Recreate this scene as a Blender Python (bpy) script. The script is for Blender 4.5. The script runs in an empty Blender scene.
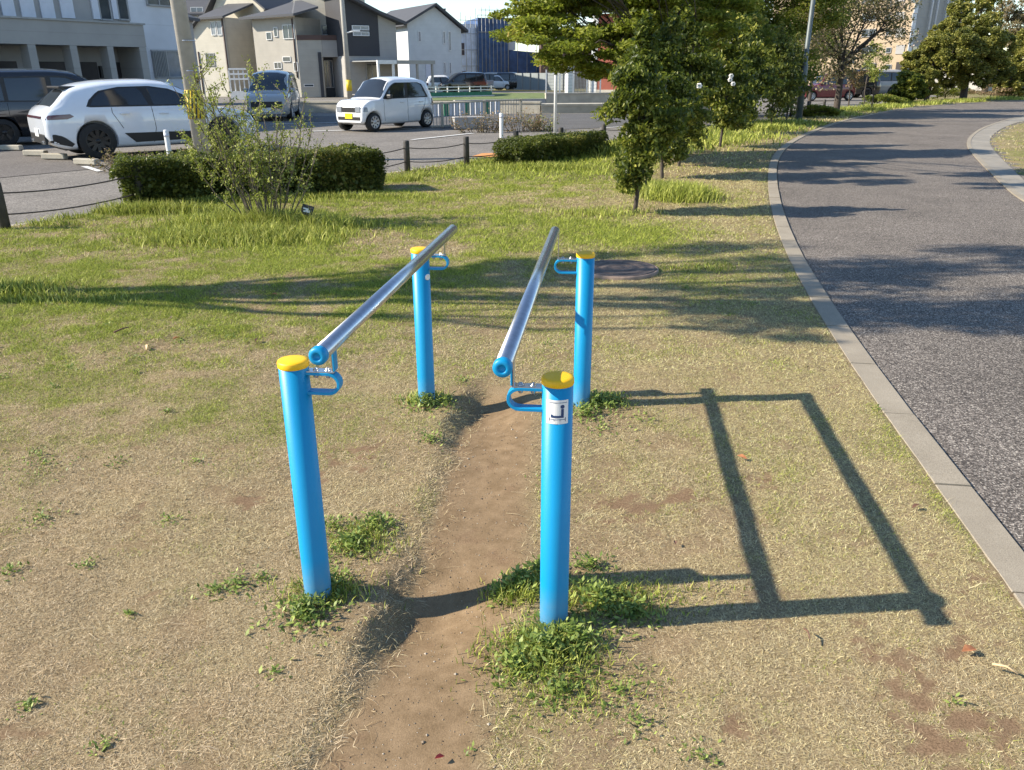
import bpy, bmesh, math, random
import numpy as np
from mathutils import Vector, Matrix
random.seed(7); RNG = np.random.default_rng(7)
scene = bpy.context.scene
COL = scene.collection
R = math.radians

# ---------------------------------------------------------------- camera numbers (also used to survey the place)
FPX = 800.0; HORY = 74.0; CAMH = 1.7; ROLL = R(0.3)
PITCH = math.atan((385 - HORY) / FPX)
cP, sP = math.cos(PITCH), math.sin(PITCH); cR, sR = math.cos(ROLL), math.sin(ROLL)
def ray(x, y):
    a0 = (x - 512) / FPX; b0 = (y - 385) / FPX
    a = a0 * cR - b0 * sR; b = a0 * sR + b0 * cR
    return Vector((a, cP - b * sP, -(b * cP + sP)))
def at(x, y, z=0.0):
    r = ray(x, y); t = (z - CAMH) / r.z
    return Vector((r.x * t, r.y * t, z))
def atF(x, y, F):
    r = ray(x, y); t = F / r.y
    return Vector((r.x * t, F, CAMH + r.z * t))

# ---------------------------------------------------------------- naming / tagging
def tag(o, label=None, cat=None, group=None, kind=None):
    if label: o['label'] = label
    if cat: o['category'] = cat
    if group: o['group'] = group
    if kind: o['kind'] = kind
    return o
def empty(name, loc=(0, 0, 0), rz=0.0):
    o = bpy.data.objects.new(name, None); COL.objects.link(o)
    o.empty_display_size = 0.2
    o.location = loc; o.rotation_euler = (0, 0, rz); return o
def copy_tree(o, parent=None):
    c = o.copy(); COL.objects.link(c)
    if parent is not None: c.parent = parent
    for ch in list(o.children): copy_tree(ch, c)
    return c

# ---------------------------------------------------------------- mesh helper
class MB:
    def __init__(s): s.v = []; s.f = []; s.sm = []
    def add(s, vs, fs, smooth=False):
        b = len(s.v); s.v += [tuple(v) for v in vs]
        for f in fs: s.f.append(tuple(b + i for i in f)); s.sm.append(smooth)
        return s
    def box(s, c, size, rz=0.0, M=None):
        hx, hy, hz = size[0] / 2, size[1] / 2, size[2] / 2
        vs = [Vector((x, y, z)) for z in (-hz, hz) for y in (-hy, hy) for x in (-hx, hx)]
        m = M if M is not None else Matrix.Rotation(rz, 3, 'Z')
        c = Vector(c); vs = [m @ v + c for v in vs]
        return s.add(vs, [(0, 2, 3, 1), (4, 5, 7, 6), (0, 1, 5, 4), (2, 6, 7, 3), (0, 4, 6, 2), (1, 3, 7, 5)])
    def bar(s, a, b, w, t, up=(0, 0, 1)):
        a = Vector(a); b = Vector(b); d = (b - a); L = d.length; d.normalize()
        u = Vector(up); x = d.cross(u)
        if x.length < 1e-4: x = d.cross(Vector((1, 0, 0)))
        x.normalize(); z = x.cross(d)
        M = Matrix((x, d, z)).transposed()
        return s.box((a + b) / 2, (w, L, t), M=M)
    def tube(s, pts, rad, n=10, caps=True, smooth=True):
        pts = [Vector(p) for p in pts]
        if not hasattr(rad, '__len__'): rad = [rad] * len(pts)
        vs = []; ref = None
        for i, p in enumerate(pts):
            if i == 0: d = pts[1] - p
            elif i == len(pts) - 1: d = p - pts[i - 1]
            else: d = (pts[i + 1] - pts[i - 1])
            d.normalize()
            if ref is None:
                ref = Vector((0, 0, 1)) if abs(d.z) < 0.9 else Vector((1, 0, 0))
            x = d.cross(ref); x.normalize(); y = d.cross(x); ref = -y if False else ref
            for k in range(n):
                a = 2 * math.pi * k / n
                vs.append(p + (x * math.cos(a) + y * math.sin(a)) * rad[i])
        fs = []
        for i in range(len(pts) - 1):
            for k in range(n):
                k2 = (k + 1) % n
                fs.append((i * n + k, i * n + k2, (i + 1) * n + k2, (i + 1) * n + k))
        s.add(vs, fs, smooth)
        if caps:
            b = len(s.v) - len(vs)
            s.f.append(tuple(b + k for k in range(n - 1, -1, -1))); s.sm.append(False)
            e = b + (len(pts) - 1) * n
            s.f.append(tuple(e + k for k in range(n))); s.sm.append(False)
        return s
    def lathe(s, c, prof, n=24, axis='Z', rot=None):
        # prof: list of (r, h)
        vs = []
        for r, h in prof:
            for k in range(n):
                a = 2 * math.pi * k / n
                v = Vector((r * math.cos(a), r * math.sin(a), h))
                if axis == 'Y': v = Vector((v.x, v.z, v.y))
                if axis == 'X': v = Vector((v.z, v.x, v.y))
                if rot is not None: v = rot @ v
                vs.append(v + Vector(c))
        fs = []
        for i in range(len(prof) - 1):
            for k in range(n):
                k2 = (k + 1) % n
                fs.append((i * n + k, i * n + k2, (i + 1) * n + k2, (i + 1) * n + k))
        return s.add(vs, fs, True)
    def prism(s, poly, z0, z1):
        n = len(poly)
        area = sum(poly[i][0] * poly[(i + 1) % n][1] - poly[(i + 1) % n][0] * poly[i][1] for i in range(n))
        if area < 0: poly = poly[::-1]
        vs = [(p[0], p[1], z0) for p in poly] + [(p[0], p[1], z1) for p in poly]
        fs = [tuple(range(n - 1, -1, -1)), tuple(range(n, 2 * n))]
        fs += [(i, (i + 1) % n, n + (i + 1) % n, n + i) for i in range(n)]
        return s.add(vs, fs)
    def slab(s, pts, th):
        # sloped polygon slab, pts = top outline in 3D; thickness downwards
        n = len(pts); pts = [Vector(p) for p in pts]
        vs = pts + [p - Vector((0, 0, th)) for p in pts]
        fs = [tuple(range(n)), tuple(range(2 * n - 1, n - 1, -1))]
        fs += [(i, n + i, n + (i + 1) % n, (i + 1) % n) for i in range(n)]
        return s.add(vs, fs)
    def build(s, name, mat, parent=None, bevel=0.0, recalc=False):
        me = bpy.data.meshes.new(name); me.from_pydata(s.v, [], s.f); me.update()
        me.polygons.foreach_set('use_smooth', s.sm)
        if recalc:
            bm = bmesh.new(); bm.from_mesh(me); bmesh.ops.recalc_face_normals(bm, faces=bm.faces); bm.to_mesh(me); bm.free()
        me.materials.append(mat)
        o = bpy.data.objects.new(name, me); COL.objects.link(o)
        if parent is not None: o.parent = parent
        if bevel > 0:
            m = o.modifiers.new('b', 'BEVEL'); m.width = bevel; m.segments = 2; m.limit_method = 'ANGLE'
        return o

def np_mesh(name, verts, faces, mat, attrs=None, smooth=False, parent=None):
    """verts (N,3) float, faces (M,k) int with constant k"""
    me = bpy.data.meshes.new(name); N = len(verts); M, k = faces.shape
    me.vertices.add(N); me.vertices.foreach_set('co', verts.astype(np.float32).ravel())
    me.loops.add(M * k); me.loops.foreach_set('vertex_index', faces.astype(np.int32).ravel())
    me.polygons.add(M); me.polygons.foreach_set('loop_start', np.arange(0, M * k, k, dtype=np.int32))
    me.polygons.foreach_set('use_smooth', np.full(M, smooth, dtype=bool))
    me.update(calc_edges=True)
    for an, av in (attrs or {}).items():
        a = me.attributes.new(an, 'FLOAT', 'POINT'); a.data.foreach_set('value', av.astype(np.float32))
    me.materials.append(mat)
    o = bpy.data.objects.new(name, me); COL.objects.link(o)
    if parent is not None: o.parent = parent
    return o

# numpy value noise -------------------------------------------------
def vnoise(x, y, seed=0):
    x = np.asarray(x, float); y = np.asarray(y, float)
    xi = np.floor(x).astype(np.int64); yi = np.floor(y).astype(np.int64)
    fx = x - xi; fy = y - yi; fx = fx * fx * (3 - 2 * fx); fy = fy * fy * (3 - 2 * fy)
    def h(a, b):
        n = (a * 374761393 + b * 668265263 + seed * 1442695041) & 0x7fffffff
        n = ((n ^ (n >> 13)) * 1274126177) & 0x7fffffff
        return ((n ^ (n >> 16)) & 0xffff) / 65535.0
    return (h(xi, yi) * (1 - fx) + h(xi + 1, yi) * fx) * (1 - fy) + (h(xi, yi + 1) * (1 - fx) + h(xi + 1, yi + 1) * fx) * fy
def fbm(x, y, sc, seed=0, oct=3):
    t = 0; a = 0.5; n = 0
    for i in range(oct):
        t = t + a * vnoise(x * sc * 2 ** i, y * sc * 2 ** i, seed + i * 17); n += a; a *= 0.55
    return t / n
def sstep(a, b, x):
    t = np.clip((x - a) / (b - a), 0, 1); return t * t * (3 - 2 * t)

# ---------------------------------------------------------------- materials
def new_mat(name):
    m = bpy.data.materials.new(name); m.use_nodes = True
    nt = m.node_tree; b = nt.nodes['Principled BSDF']; return m, nt, b
def L(nt, a, b): nt.links.new(a, b)
def noise(nt, scale, detail=4, rough=.6, vec=None, coord='Object'):
    n = nt.nodes.new('ShaderNodeTexNoise'); n.inputs['Scale'].default_value = scale
    n.inputs['Detail'].default_value = detail; n.inputs['Roughness'].default_value = rough
    if vec is None:
        tc = nt.nodes.new('ShaderNodeTexCoord'); vec = tc.outputs[coord]
    L(nt, vec, n.inputs['Vector']); return n
def ramp(nt, fac, stops):
    r = nt.nodes.new('ShaderNodeValToRGB'); L(nt, fac, r.inputs['Fac'])
    e = r.color_ramp.elements
    while len(e) < len(stops): e.new(0.5)
    for i, (p, c) in enumerate(stops): e[i].position = p; e[i].color = (*c, 1)
    return r
def mix(nt, fac, a, b, mode='MIX'):
    m = nt.nodes.new('ShaderNodeMix'); m.data_type = 'RGBA'; m.blend_type = mode
    if hasattr(fac, 'links') or hasattr(fac, 'node'): L(nt, fac, m.inputs[0])
    else: m.inputs[0].default_value = fac
    for s, i in ((a, 6), (b, 7)):
        if isinstance(s, tuple): m.inputs[i].default_value = (*s, 1)
        else: L(nt, s, m.inputs[i])
    return m.outputs[2]
def bump(nt, b, h, strength=.3, dist=.01):
    n = nt.nodes.new('ShaderNodeBump'); n.inputs['Strength'].default_value = strength
    n.inputs['Distance'].default_value = dist
    L(nt, h, n.inputs['Height']); L(nt, n.outputs[0], b.inputs['Normal']); return n
def attr(nt, name):
    a = nt.nodes.new('ShaderNodeAttribute'); a.attribute_name = name; return a.outputs['Fac']
def simple(name, col, rough=.6, metal=0.0, var=.12, scale=6.0, bmp=0.0, bscale=60.0, coat=0.0, spec=None):
    m, nt, b = new_mat(name)
    n = noise(nt, scale, 5)
    lo = tuple(c * (1 - var) for c in col); hi = tuple(min(1, c * (1 + var)) for c in col)
    r = ramp(nt, n.outputs['Fac'], [(.3, lo), (.7, hi)])
    L(nt, r.outputs[0], b.inputs['Base Color'])
    b.inputs['Roughness'].default_value = rough; b.inputs['Metallic'].default_value = metal
    b.inputs['Coat Weight'].default_value = coat
    if spec is not None: b.inputs['Specular IOR Level'].default_value = spec
    if bmp: 
        n2 = noise(nt, bscale, 3); bump(nt, b, n2.outputs['Fac'], bmp, .01)
    return m
def leaf_mat(name, stops, rough=.45, trans=.3, spec=.35):
    m, nt, b = new_mat(name)
    r = ramp(nt, attr(nt, 'rnd'), stops)
    L(nt, r.outputs[0], b.inputs['Base Color']); b.inputs['Roughness'].default_value = rough
    b.inputs['Specular IOR Level'].default_value = spec
    t = nt.nodes.new('ShaderNodeBsdfTranslucent'); g = mix(nt, .5, r.outputs[0], (.35, .45, .05)); L(nt, g, t.inputs['Color'])
    ms = nt.nodes.new('ShaderNodeMixShader'); ms.inputs[0].default_value = trans
    L(nt, b.outputs[0], ms.inputs[1]); L(nt, t.outputs[0], ms.inputs[2])
    L(nt, ms.outputs[0], nt.nodes['Material Output'].inputs['Surface'])
    return m

M = {}
def asphalt(name, stops, gscale, rough=.9, bs=.5, big=(.85, 1.12)):
    m, nt, b = new_mat(name)
    tc = nt.nodes.new('ShaderNodeTexCoord')
    v = nt.nodes.new('ShaderNodeTexVoronoi'); v.inputs['Scale'].default_value = gscale; L(nt, tc.outputs['Object'], v.inputs['Vector'])
    w = nt.nodes.new('ShaderNodeSeparateColor'); L(nt, v.outputs['Color'], w.inputs[0])
    r = ramp(nt, w.outputs[0], stops)
    n = noise(nt, .8, 5, .65, tc.outputs['Object'])
    r2 = ramp(nt, n.outputs['Fac'], [(.3, (big[0],) * 3), (.7, (big[1],) * 3)])
    n3 = noise(nt, gscale * .35, 3, .65, tc.outputs['Object'])
    r3 = ramp(nt, n3.outputs['Fac'], [(.35, (.8,) * 3), (.65, (1.15,) * 3)])
    c = mix(nt, 1.0, r.outputs[0], r2.outputs[0], 'MULTIPLY'); c = mix(nt, 1.0, c, r3.outputs[0], 'MULTIPLY')
    L(nt, c, b.inputs['Base Color']); b.inputs['Roughness'].default_value = rough
    b.inputs['Specular IOR Level'].default_value = .25
    bump(nt, b, v.outputs['Distance'], bs, .006)
    return m
M['road'] = asphalt('open_graded_asphalt', [(.0, (.036, .031, .027)), (.35, (.1, .086, .074)), (.7, (.19, .163, .14)), (.9, (.32, .28, .24)), (1, (.5, .45, .38))], 150, big=(.78, 1.14))
M['street'] = asphalt('street_asphalt', [(0, (.12, .11, .098)), (.5, (.18, .165, .147)), (1, (.3, .275, .245))], 70)
M['lot'] = asphalt('parking_asphalt', [(0, (.1, .09, .082)), (.5, (.145, .13, .12)), (1, (.2, .185, .165))], 60)
M['darkroad'] = asphalt('dark_asphalt', [(0, (.08, .078, .078)), (.5, (.11, .107, .105)), (1, (.16, .155, .15))], 60)
M['paint'] = simple('white_road_paint', (.62, .62, .6), .7, var=.2, scale=14)
M['orange'] = simple('orange_road_paint', (.6, .27, .08), .7, var=.25, scale=14)
M['concrete'] = simple('concrete', (.36, .33, .28), .85, var=.16, scale=9, bmp=.25, bscale=160)
M['conc2'] = simple('weathered_concrete', (.42, .385, .31), .85, var=.18, scale=2.2, bmp=.2, bscale=60)
M['kerb'] = None
m, nt, b = new_mat('kerb_concrete')
n1 = noise(nt, 3, 6, .65); n2 = noise(nt, 260, 2, .6)
r1 = ramp(nt, n1.outputs['Fac'], [(.3, (.245, .208, .155)), (.7, (.335, .29, .222))]); r2 = ramp(nt, n2.outputs['Fac'], [(.35, (.72,) * 3), (.6, (1.12,) * 3)])
L(nt, mix(nt, 1.0, r1.outputs[0], r2.outputs[0], 'MULTIPLY'), b.inputs['Base Color']); b.inputs['Roughness'].default_value = .9
bump(nt, b, n2.outputs['Fac'], .3, .004); M['kerb'] = m
# paved band on right (small tan setts)
m, nt, b = new_mat('tan_paving')
br = nt.nodes.new('ShaderNodeTexBrick'); br.inputs['Scale'].default_value = 5; tc = nt.nodes.new('ShaderNodeTexCoord'); L(nt, tc.outputs['Object'], br.inputs['Vector'])
br.inputs['Color1'].default_value = (.29, .255, .2, 1); br.inputs['Color2'].default_value = (.25, .23, .195, 1); br.inputs['Mortar'].default_value = (.16, .15, .13, 1)
br.inputs['Mortar Size'].default_value = .015
n1 = noise(nt, 2, 5); r1 = ramp(nt, n1.outputs['Fac'], [(.3, (.8,) * 3), (.7, (1.15,) * 3)])
L(nt, mix(nt, 1.0, br.outputs[0], r1.outputs[0], 'MULTIPLY'), b.inputs['Base Color']); b.inputs['Roughness'].default_value = .85; M['paving'] = m

# ground: dirt / dead turf / green turf by surface attributes
m, nt, b = new_mat('turf_ground')
tc = nt.nodes.new('ShaderNodeTexCoord'); oc = tc.outputs['Object']
nf = noise(nt, 190, 3, .7, oc); nm = noise(nt, 14, 5, .65, oc); nb = noise(nt, 1.6, 4, .6, oc)
mp = nt.nodes.new('ShaderNodeMapping'); mp.inputs['Scale'].default_value = (1, 3, 1); mp.inputs['Rotation'].default_value = (0, 0, .6); L(nt, oc, mp.inputs['Vector'])
ns = noise(nt, 120, 2, .6, mp.outputs[0])
straw = ramp(nt, nf.outputs['Fac'], [(.36, (.085, .06, .035)), (.5, (.25, .19, .11)), (.64, (.56, .46, .29))]).outputs[0]
straw2 = ramp(nt, ns.outputs['Fac'], [(.4, (.09, .066, .038)), (.6, (.36, .285, .165))]).outputs[0]
straw = mix(nt, .5, straw, straw2)
green = ramp(nt, nf.outputs['Fac'], [(.34, (.045, .052, .016)), (.52, (.14, .16, .035)), (.68, (.33, .35, .09))]).outputs[0]
dirt = ramp(nt, nm.outputs['Fac'], [(.3, (.165, .112, .062)), (.7, (.265, .186, .11))]).outputs[0]
df = ramp(nt, nf.outputs['Fac'], [(.35, (.84,) * 3), (.62, (1.1,) * 3)]).outputs[0]
dirt = mix(nt, 1.0, dirt, df, 'MULTIPLY')
c = mix(nt, attr(nt, 'green'), straw, green)
c = mix(nt, attr(nt, 'dirt'), c, dirt); redd = ramp(nt, nf.outputs['Fac'], [(.35, (.1, .062, .036)), (.62, (.25, .165, .1))]).outputs[0]; c = mix(nt, attr(nt, 'soil'), c, redd)
L(nt, c, b.inputs['Base Color']); b.inputs['Roughness'].default_value = .95; b.inputs['Specular IOR Level'].default_value = .1
bump(nt, b, nf.outputs['Fac'], .35, .006); M['ground'] = m
# blades
m, nt, b = new_mat('turf_blade')
dry = ramp(nt, attr(nt, 'rnd'), [(0, (.12, .085, .045)), (.24, (.38, .295, .175)), (.58, (.64, .53, .33)), (1, (.9, .82, .6))]).outputs[0]
tcb = nt.nodes.new('ShaderNodeTexCoord'); nh = noise(nt, .9, 4, .6, tcb.outputs['Object']); sx = nt.nodes.new('ShaderNodeSeparateXYZ'); L(nt, tcb.outputs['Object'], sx.inputs[0]); ma = nt.nodes.new('ShaderNodeMath'); ma.operation = 'MULTIPLY_ADD'; ma.inputs[1].default_value = .09; L(nt, sx.outputs['X'], ma.inputs[0]); L(nt, nh.outputs['Fac'], ma.inputs[2]); hr = ramp(nt, ma.outputs[0], [(.36, (.98, .88, .87)), (.64, (1.0, 1.0, .82))]).outputs[0]; dry = mix(nt, 1.0, dry, hr, 'MULTIPLY')
grn = ramp(nt, attr(nt, 'rnd'), [(0, (.09, .13, .014)), (.4, (.25, .31, .035)), (1, (.54, .58, .1))]).outputs[0]
c = mix(nt, attr(nt, 'tone'), dry, grn); L(nt, c, b.inputs['Base Color']); b.inputs['Roughness'].default_value = .6; b.inputs['Specular IOR Level'].default_value = .25
t = nt.nodes.new('ShaderNodeBsdfTranslucent'); L(nt, c, t.inputs['Color']); ms = nt.nodes.new('ShaderNodeMixShader'); ms.inputs[0].default_value = .25
L(nt, b.outputs[0], ms.inputs[1]); L(nt, t.outputs[0], ms.inputs[2]); L(nt, ms.outputs[0], nt.nodes['Material Output'].inputs['Surface']); M['blade'] = m

M['bluepaint'] = simple('blue_powder_coat', (.0, .255, .52), .42, var=.04, scale=4, bmp=.03, bscale=220, spec=.4)
_m = M['bluepaint']; nt = _m.node_tree; b = nt.nodes['Principled BSDF']; _src = b.inputs['Base Color'].links[0].from_socket
tc = nt.nodes.new('ShaderNodeTexCoord'); sp = nt.nodes.new('ShaderNodeSeparateXYZ'); L(nt, tc.outputs['Object'], sp.inputs[0])
mr = nt.nodes.new('ShaderNodeMapRange'); mr.inputs['From Min'].default_value = .0; mr.inputs['From Max'].default_value = .16; mr.inputs['To Min'].default_value = .62; mr.inputs['To Max'].default_value = .0; L(nt, sp.outputs['Z'], mr.inputs['Value'])
nd = noise(nt, 26, 6, .7, tc.outputs['Object']); md = nt.nodes.new('ShaderNodeMath'); md.operation = 'MULTIPLY'; L(nt, nd.outputs['Fac'], md.inputs[0]); L(nt, mr.outputs[0], md.inputs[1])
c_ = mix(nt, md.outputs[0], _src, (.3, .23, .15))
mpn = nt.nodes.new('ShaderNodeMapping'); mpn.inputs['Scale'].default_value = (60, 60, 9); L(nt, tc.outputs['Object'], mpn.inputs['Vector']); nsx = noise(nt, 1, 6, .75, mpn.outputs[0])
rs = ramp(nt, nsx.outputs['Fac'], [(.66, (0, 0, 0)), (.74, (.35, .35, .35))]); c_ = mix(nt, rs.outputs[0], c_, (.25, .42, .6)); L(nt, c_, b.inputs['Base Color'])
M['yellow'] = simple('yellow_cap_plastic', (.88, .5, .005), .5, var=.05, scale=8)
M['steel'] = simple('brushed_stainless', (.58, .59, .61), .27, 1.0, var=.1, scale=30)
M['bolt'] = simple('bolt_steel', (.55, .55, .55), .3, 1.0, var=.1)
M['sticker'] = simple('white_sticker', (.8, .8, .78), .4, var=.03)
M['navy'] = simple('navy_print', (.02, .05, .14), .5, var=.05)
M['rust'] = simple('rusty_iron', (.13, .1, .085), .75, .2, var=.35, scale=30, bmp=.5, bscale=60)
M['black'] = simple('black_plastic', (.02, .02, .021), .5, var=.15)
M['darkpost'] = simple('dark_post', (.045, .04, .036), .7, var=.3, scale=9, bmp=.3, bscale=30)
M['cable'] = simple('cable', (.06, .045, .042), .6)
M['whitemetal'] = simple('white_metal', (.72, .72, .7), .45, var=.08, scale=4)
M['greymetal'] = simple('grey_metal', (.3, .3, .29), .5, .2, var=.12)
M['lamppole'] = simple('lamp_grey_green', (.1, .12, .12), .5, .2, var=.25, scale=3)  # darkened so the colour carries the shade of the trees around it
M['polec'] = simple('utility_pole_concrete', (.42, .395, .345), .85, var=.14, scale=4, bmp=.15, bscale=40)
M['bark'] = simple('bark', (.065, .052, .042), .9, var=.4, scale=18, bmp=.8, bscale=30)
M['twig'] = simple('twig_bark', (.15, .12, .09), .85, var=.3, scale=18)
M['carwhite'] = simple('white_car_paint', (.74, .78, .84), .22, var=.02, coat=1.0)
M['keiwhite'] = simple('pearl_car_paint', (.78, .79, .8), .25, var=.02, coat=1.0)
M['carblack'] = simple('black_car_paint', (.012, .012, .014), .18, var=.05, coat=1.0)
M['carsilver'] = simple('silver_grey_paint', (.36, .355, .34), .45, .0, var=.03, coat=1.0)
M['carred'] = simple('maroon_paint', (.16, .02, .03), .25, var=.04, coat=1.0)
M['carblue'] = simple('blue_paint', (.06, .1, .2), .25, var=.04, coat=1.0)
M['glass'] = simple('dark_glass', (.02, .024, .028), .06, var=.05, spec=.9)
M['tyre'] = simple('tyre', (.018, .018, .018), .8, var=.15)
M['rimblack'] = simple('black_rim', (.02, .02, .022), .3, .3, var=.1)
M['rimsilver'] = simple('silver_rim', (.5, .5, .51), .35, .6, var=.1)
M['trim'] = simple('black_trim', (.018, .018, .019), .5, var=.1)
M['tail'] = simple('tail_lamp', (.12, .03, .035), .15, var=.1, coat=1.0)
M['headlamp'] = simple('head_lamp', (.25, .27, .3), .1, var=.1, coat=1.0)
M['plate_w'] = simple('plate_white', (.75, .75, .72), .5, var=.03)
M['plate_y'] = simple('plate_yellow', (.85, .62, .01), .5, var=.03)
def siding(name, col, pitch, vert=False, depth=.15, rough=.75):
    m, nt, b = new_mat(name)
    tc = nt.nodes.new('ShaderNodeTexCoord'); sp = nt.nodes.new('ShaderNodeSeparateXYZ'); L(nt, tc.outputs['Object'], sp.inputs[0])
    mt = nt.nodes.new('ShaderNodeMath'); mt.operation = 'MULTIPLY'; mt.inputs[1].default_value = 1 / pitch
    L(nt, sp.outputs['X' if vert else 'Z'], mt.inputs[0])
    fr = nt.nodes.new('ShaderNodeMath'); fr.operation = 'FRACT'; L(nt, mt.outputs[0], fr.inputs[0])
    r = ramp(nt, fr.outputs[0], [(0, (1 - depth,) * 3), (.06, (1, 1, 1)), (1, (.98,) * 3)])
    n = noise(nt, 1.2, 5); r2 = ramp(nt, n.outputs['Fac'], [(.3, tuple(c * .92 for c in col)), (.7, tuple(c * 1.06 for c in col))])
    L(nt, mix(nt, 1.0, r.outputs[0], r2.outputs[0], 'MULTIPLY'), b.inputs['Base Color']); b.inputs['Roughness'].default_value = rough
    bump(nt, b, fr.outputs[0], .2, .02)
    return m
M['beige'] = siding('beige_siding', (.4, .37, .315), .45)
M['cream'] = siding('cream_siding', (.5, .465, .385), .45)
M['greyw'] = siding('grey_render', (.34, .33, .32), .9)
M['greyb'] = siding('warm_grey_render', (.36, .345, .32), .6)
M['aptwhite'] = siding('white_render', (.62, .63, .66), .9)
M['charcoal'] = siding('charcoal_siding', (.045, .045, .05), .3)
M['whouse'] = siding('white_siding', (.6, .62, .62), .4)
M['rooft'] = siding('dark_roof_tiles', (.07, .072, .08), .22)
M['brown'] = siding('brown_balcony', (.1, .06, .05), .3)
M['tantile'] = siding('tan_tiles', (.42, .32, .215), .5)
M['brick'] = siding('red_brick', (.32, .09, .055), .12, depth=.35)
M['bluewhite'] = siding('white_sheet', (.5, .58, .72), 1.4, depth=.3)
M['gable'] = M['cream']
M['mesh'] = simple('navy_mesh_sheet', (.045, .09, .2), .75, var=.35, scale=1.2, bmp=.4, bscale=2)
M['sheet'] = simple('pale_protective_sheet', (.58, .64, .76), .6, var=.2, scale=1.5, bmp=.6, bscale=3)
M['wglass'] = simple('window_glass', (.045, .055, .07), .08, var=.2, scale=1.5, spec=.8)
M['wglassl'] = simple('curtained_glass', (.2, .22, .25), .15, var=.25, scale=2, spec=.7)
M['frame'] = simple('window_frame', (.3, .3, .3), .5)
M['framew'] = simple('white_window_frame', (.65, .65, .64), .5)
M['door'] = simple('dark_door', (.035, .028, .028), .5, var=.2)
M['panelw'] = simple('white_panel', (.58, .6, .66), .5, var=.05)
M['greenp'] = simple('green_net', (.03, .2, .12), .6, var=.3, scale=3)
M['sheetmetal'] = siding('corrugated_grey', (.28, .31, .31), .3, vert=True, depth=.35)
M['stripey'] = simple('stripe_yellow', (.7, .5, .02), .5, var=.1)
M['stripeb'] = simple('stripe_black', (.03, .03, .03), .5, var=.1)

L_MAG = leaf_mat('camellia_leaf', [(0, (.02, .034, .01)), (.4, (.055, .078, .016)), (.7, (.16, .18, .032)), (1, (.42, .4, .08))], .45, .32, .3)
L_HEDGE = leaf_mat('hedge_leaf', [(0, (.03, .045, .014)), (.5, (.09, .11, .026)), (.85, (.19, .2, .045)), (1, (.3, .24, .07))], .45, .25, .3)
L_MAPLE = leaf_mat('bright_leaf', [(0, (.07, .09, .015)), (.45, (.19, .22, .028)), (.85, (.34, .35, .05)), (1, (.38, .27, .06))], .5, .42)
L_MID = leaf_mat('mid_green_leaf', [(0, (.05, .075, .016)), (.5, (.14, .17, .03)), (.9, (.28, .28, .055)), (1, (.36, .3, .08))], .5, .42)
L_SHRUB = leaf_mat('young_leaf', [(0, (.12, .15, .03)), (.5, (.3, .33, .07)), (1, (.52, .52, .16))], .5, .3)
L_OLIVE = leaf_mat('olive_evergreen_leaf', [(0, (.05, .06, .016)), (.45, (.19, .19, .042)), (.85, (.34, .31, .07)), (1, (.42, .34, .1))], .5, .22)
L_CHERRY = leaf_mat('fading_blossom', [(0, (.1, .085, .04)), (.4, (.22, .18, .1)), (.75, (.36, .28, .2)), (1, (.52, .42, .36))], .6, .3)
L_DRY = leaf_mat('dry_shrub_leaf', [(0, (.13, .08, .05)), (.6, (.25, .17, .1)), (1, (.35, .27, .15))], .7, .2)
L_WEED = leaf_mat('weed_leaf', [(0, (.06, .1, .018)), (.5, (.17, .24, .045)), (1, (.4, .46, .12))], .5, .25)
# ================================================================ GROUND
KY = [-6, 0, 2.3, 3.85, 7.1, 12.75, 19.6, 27.6, 36.3, 46.4, 53, 62, 75, 100]
KX = [0.27, 1.32, 1.74, 1.975, 2.58, 4.02, 6.3, 10.15, 15.4, 23.4, 31.5, 48, 75, 140]
def spl(ys, xs):
    ys = np.array(ys, float); xs = np.array(xs, float)
    yy = np.linspace(ys[0], ys[-1], 1200)
    # smooth: cubic hermite with finite-difference slopes
    m = np.gradient(xs, ys)
    i = np.clip(np.searchsorted(ys, yy) - 1, 0, len(ys) - 2); hh = ys[i + 1] - ys[i]; t = (yy - ys[i]) / hh
    xx = (2*t**3-3*t**2+1)*xs[i] + (t**3-2*t**2+t)*hh*m[i] + (-2*t**3+3*t**2)*xs[i+1] + (t**3-t**2)*hh*m[i+1]
    return yy, xx
KYs, KXs = spl(KY, KX)
def kerbx(y): return np.interp(y, KYs, KXs)
# right verge: outline of the lawn to the right of the park road and its paved band
def px_curve(pts): return [at(*p) for p in pts]
band_out = [Vector((5.3, 4, 0)), Vector((6.0, 7.5, 0))] + px_curve([(1024, 200), (1008, 187), (985, 165), (971, 150), (968, 143), (971, 136), (982, 128), (1002, 121), (1024, 116)]) + [Vector((30, 42, 0)), Vector((60, 56, 0))]
lawn_out = [Vector((6.2, 4, 0)), Vector((7.0, 7.5, 0))] + px_curve([(1040, 195), (1024, 180), (1003, 160), (992, 148), (989, 141), (993, 134), (1004, 127), (1024, 120)]) + [Vector((30, 40.5, 0)), Vector((60, 54.5, 0))]
def smooth_poly(pts, k=3):
    for _ in range(k):
        q = [pts[0]]
        for a, b_ in zip(pts[:-1], pts[1:]): q += [a.lerp(b_, .25), a.lerp(b_, .75)]
        q.append(pts[-1]); pts = q
    return pts
def resample(pts, n):
    c_ = np.concatenate([[0], np.cumsum([(b - a).length for a, b in zip(pts[:-1], pts[1:])])]); t = np.linspace(0, c_[-1], n)
    return [Vector((np.interp(q, c_, [p.x for p in pts]), np.interp(q, c_, [p.y for p in pts]), 0)) for q in t]
band_out = resample(smooth_poly(band_out), 160); lawn_out = resample(smooth_poly(lawn_out), 160)
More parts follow.
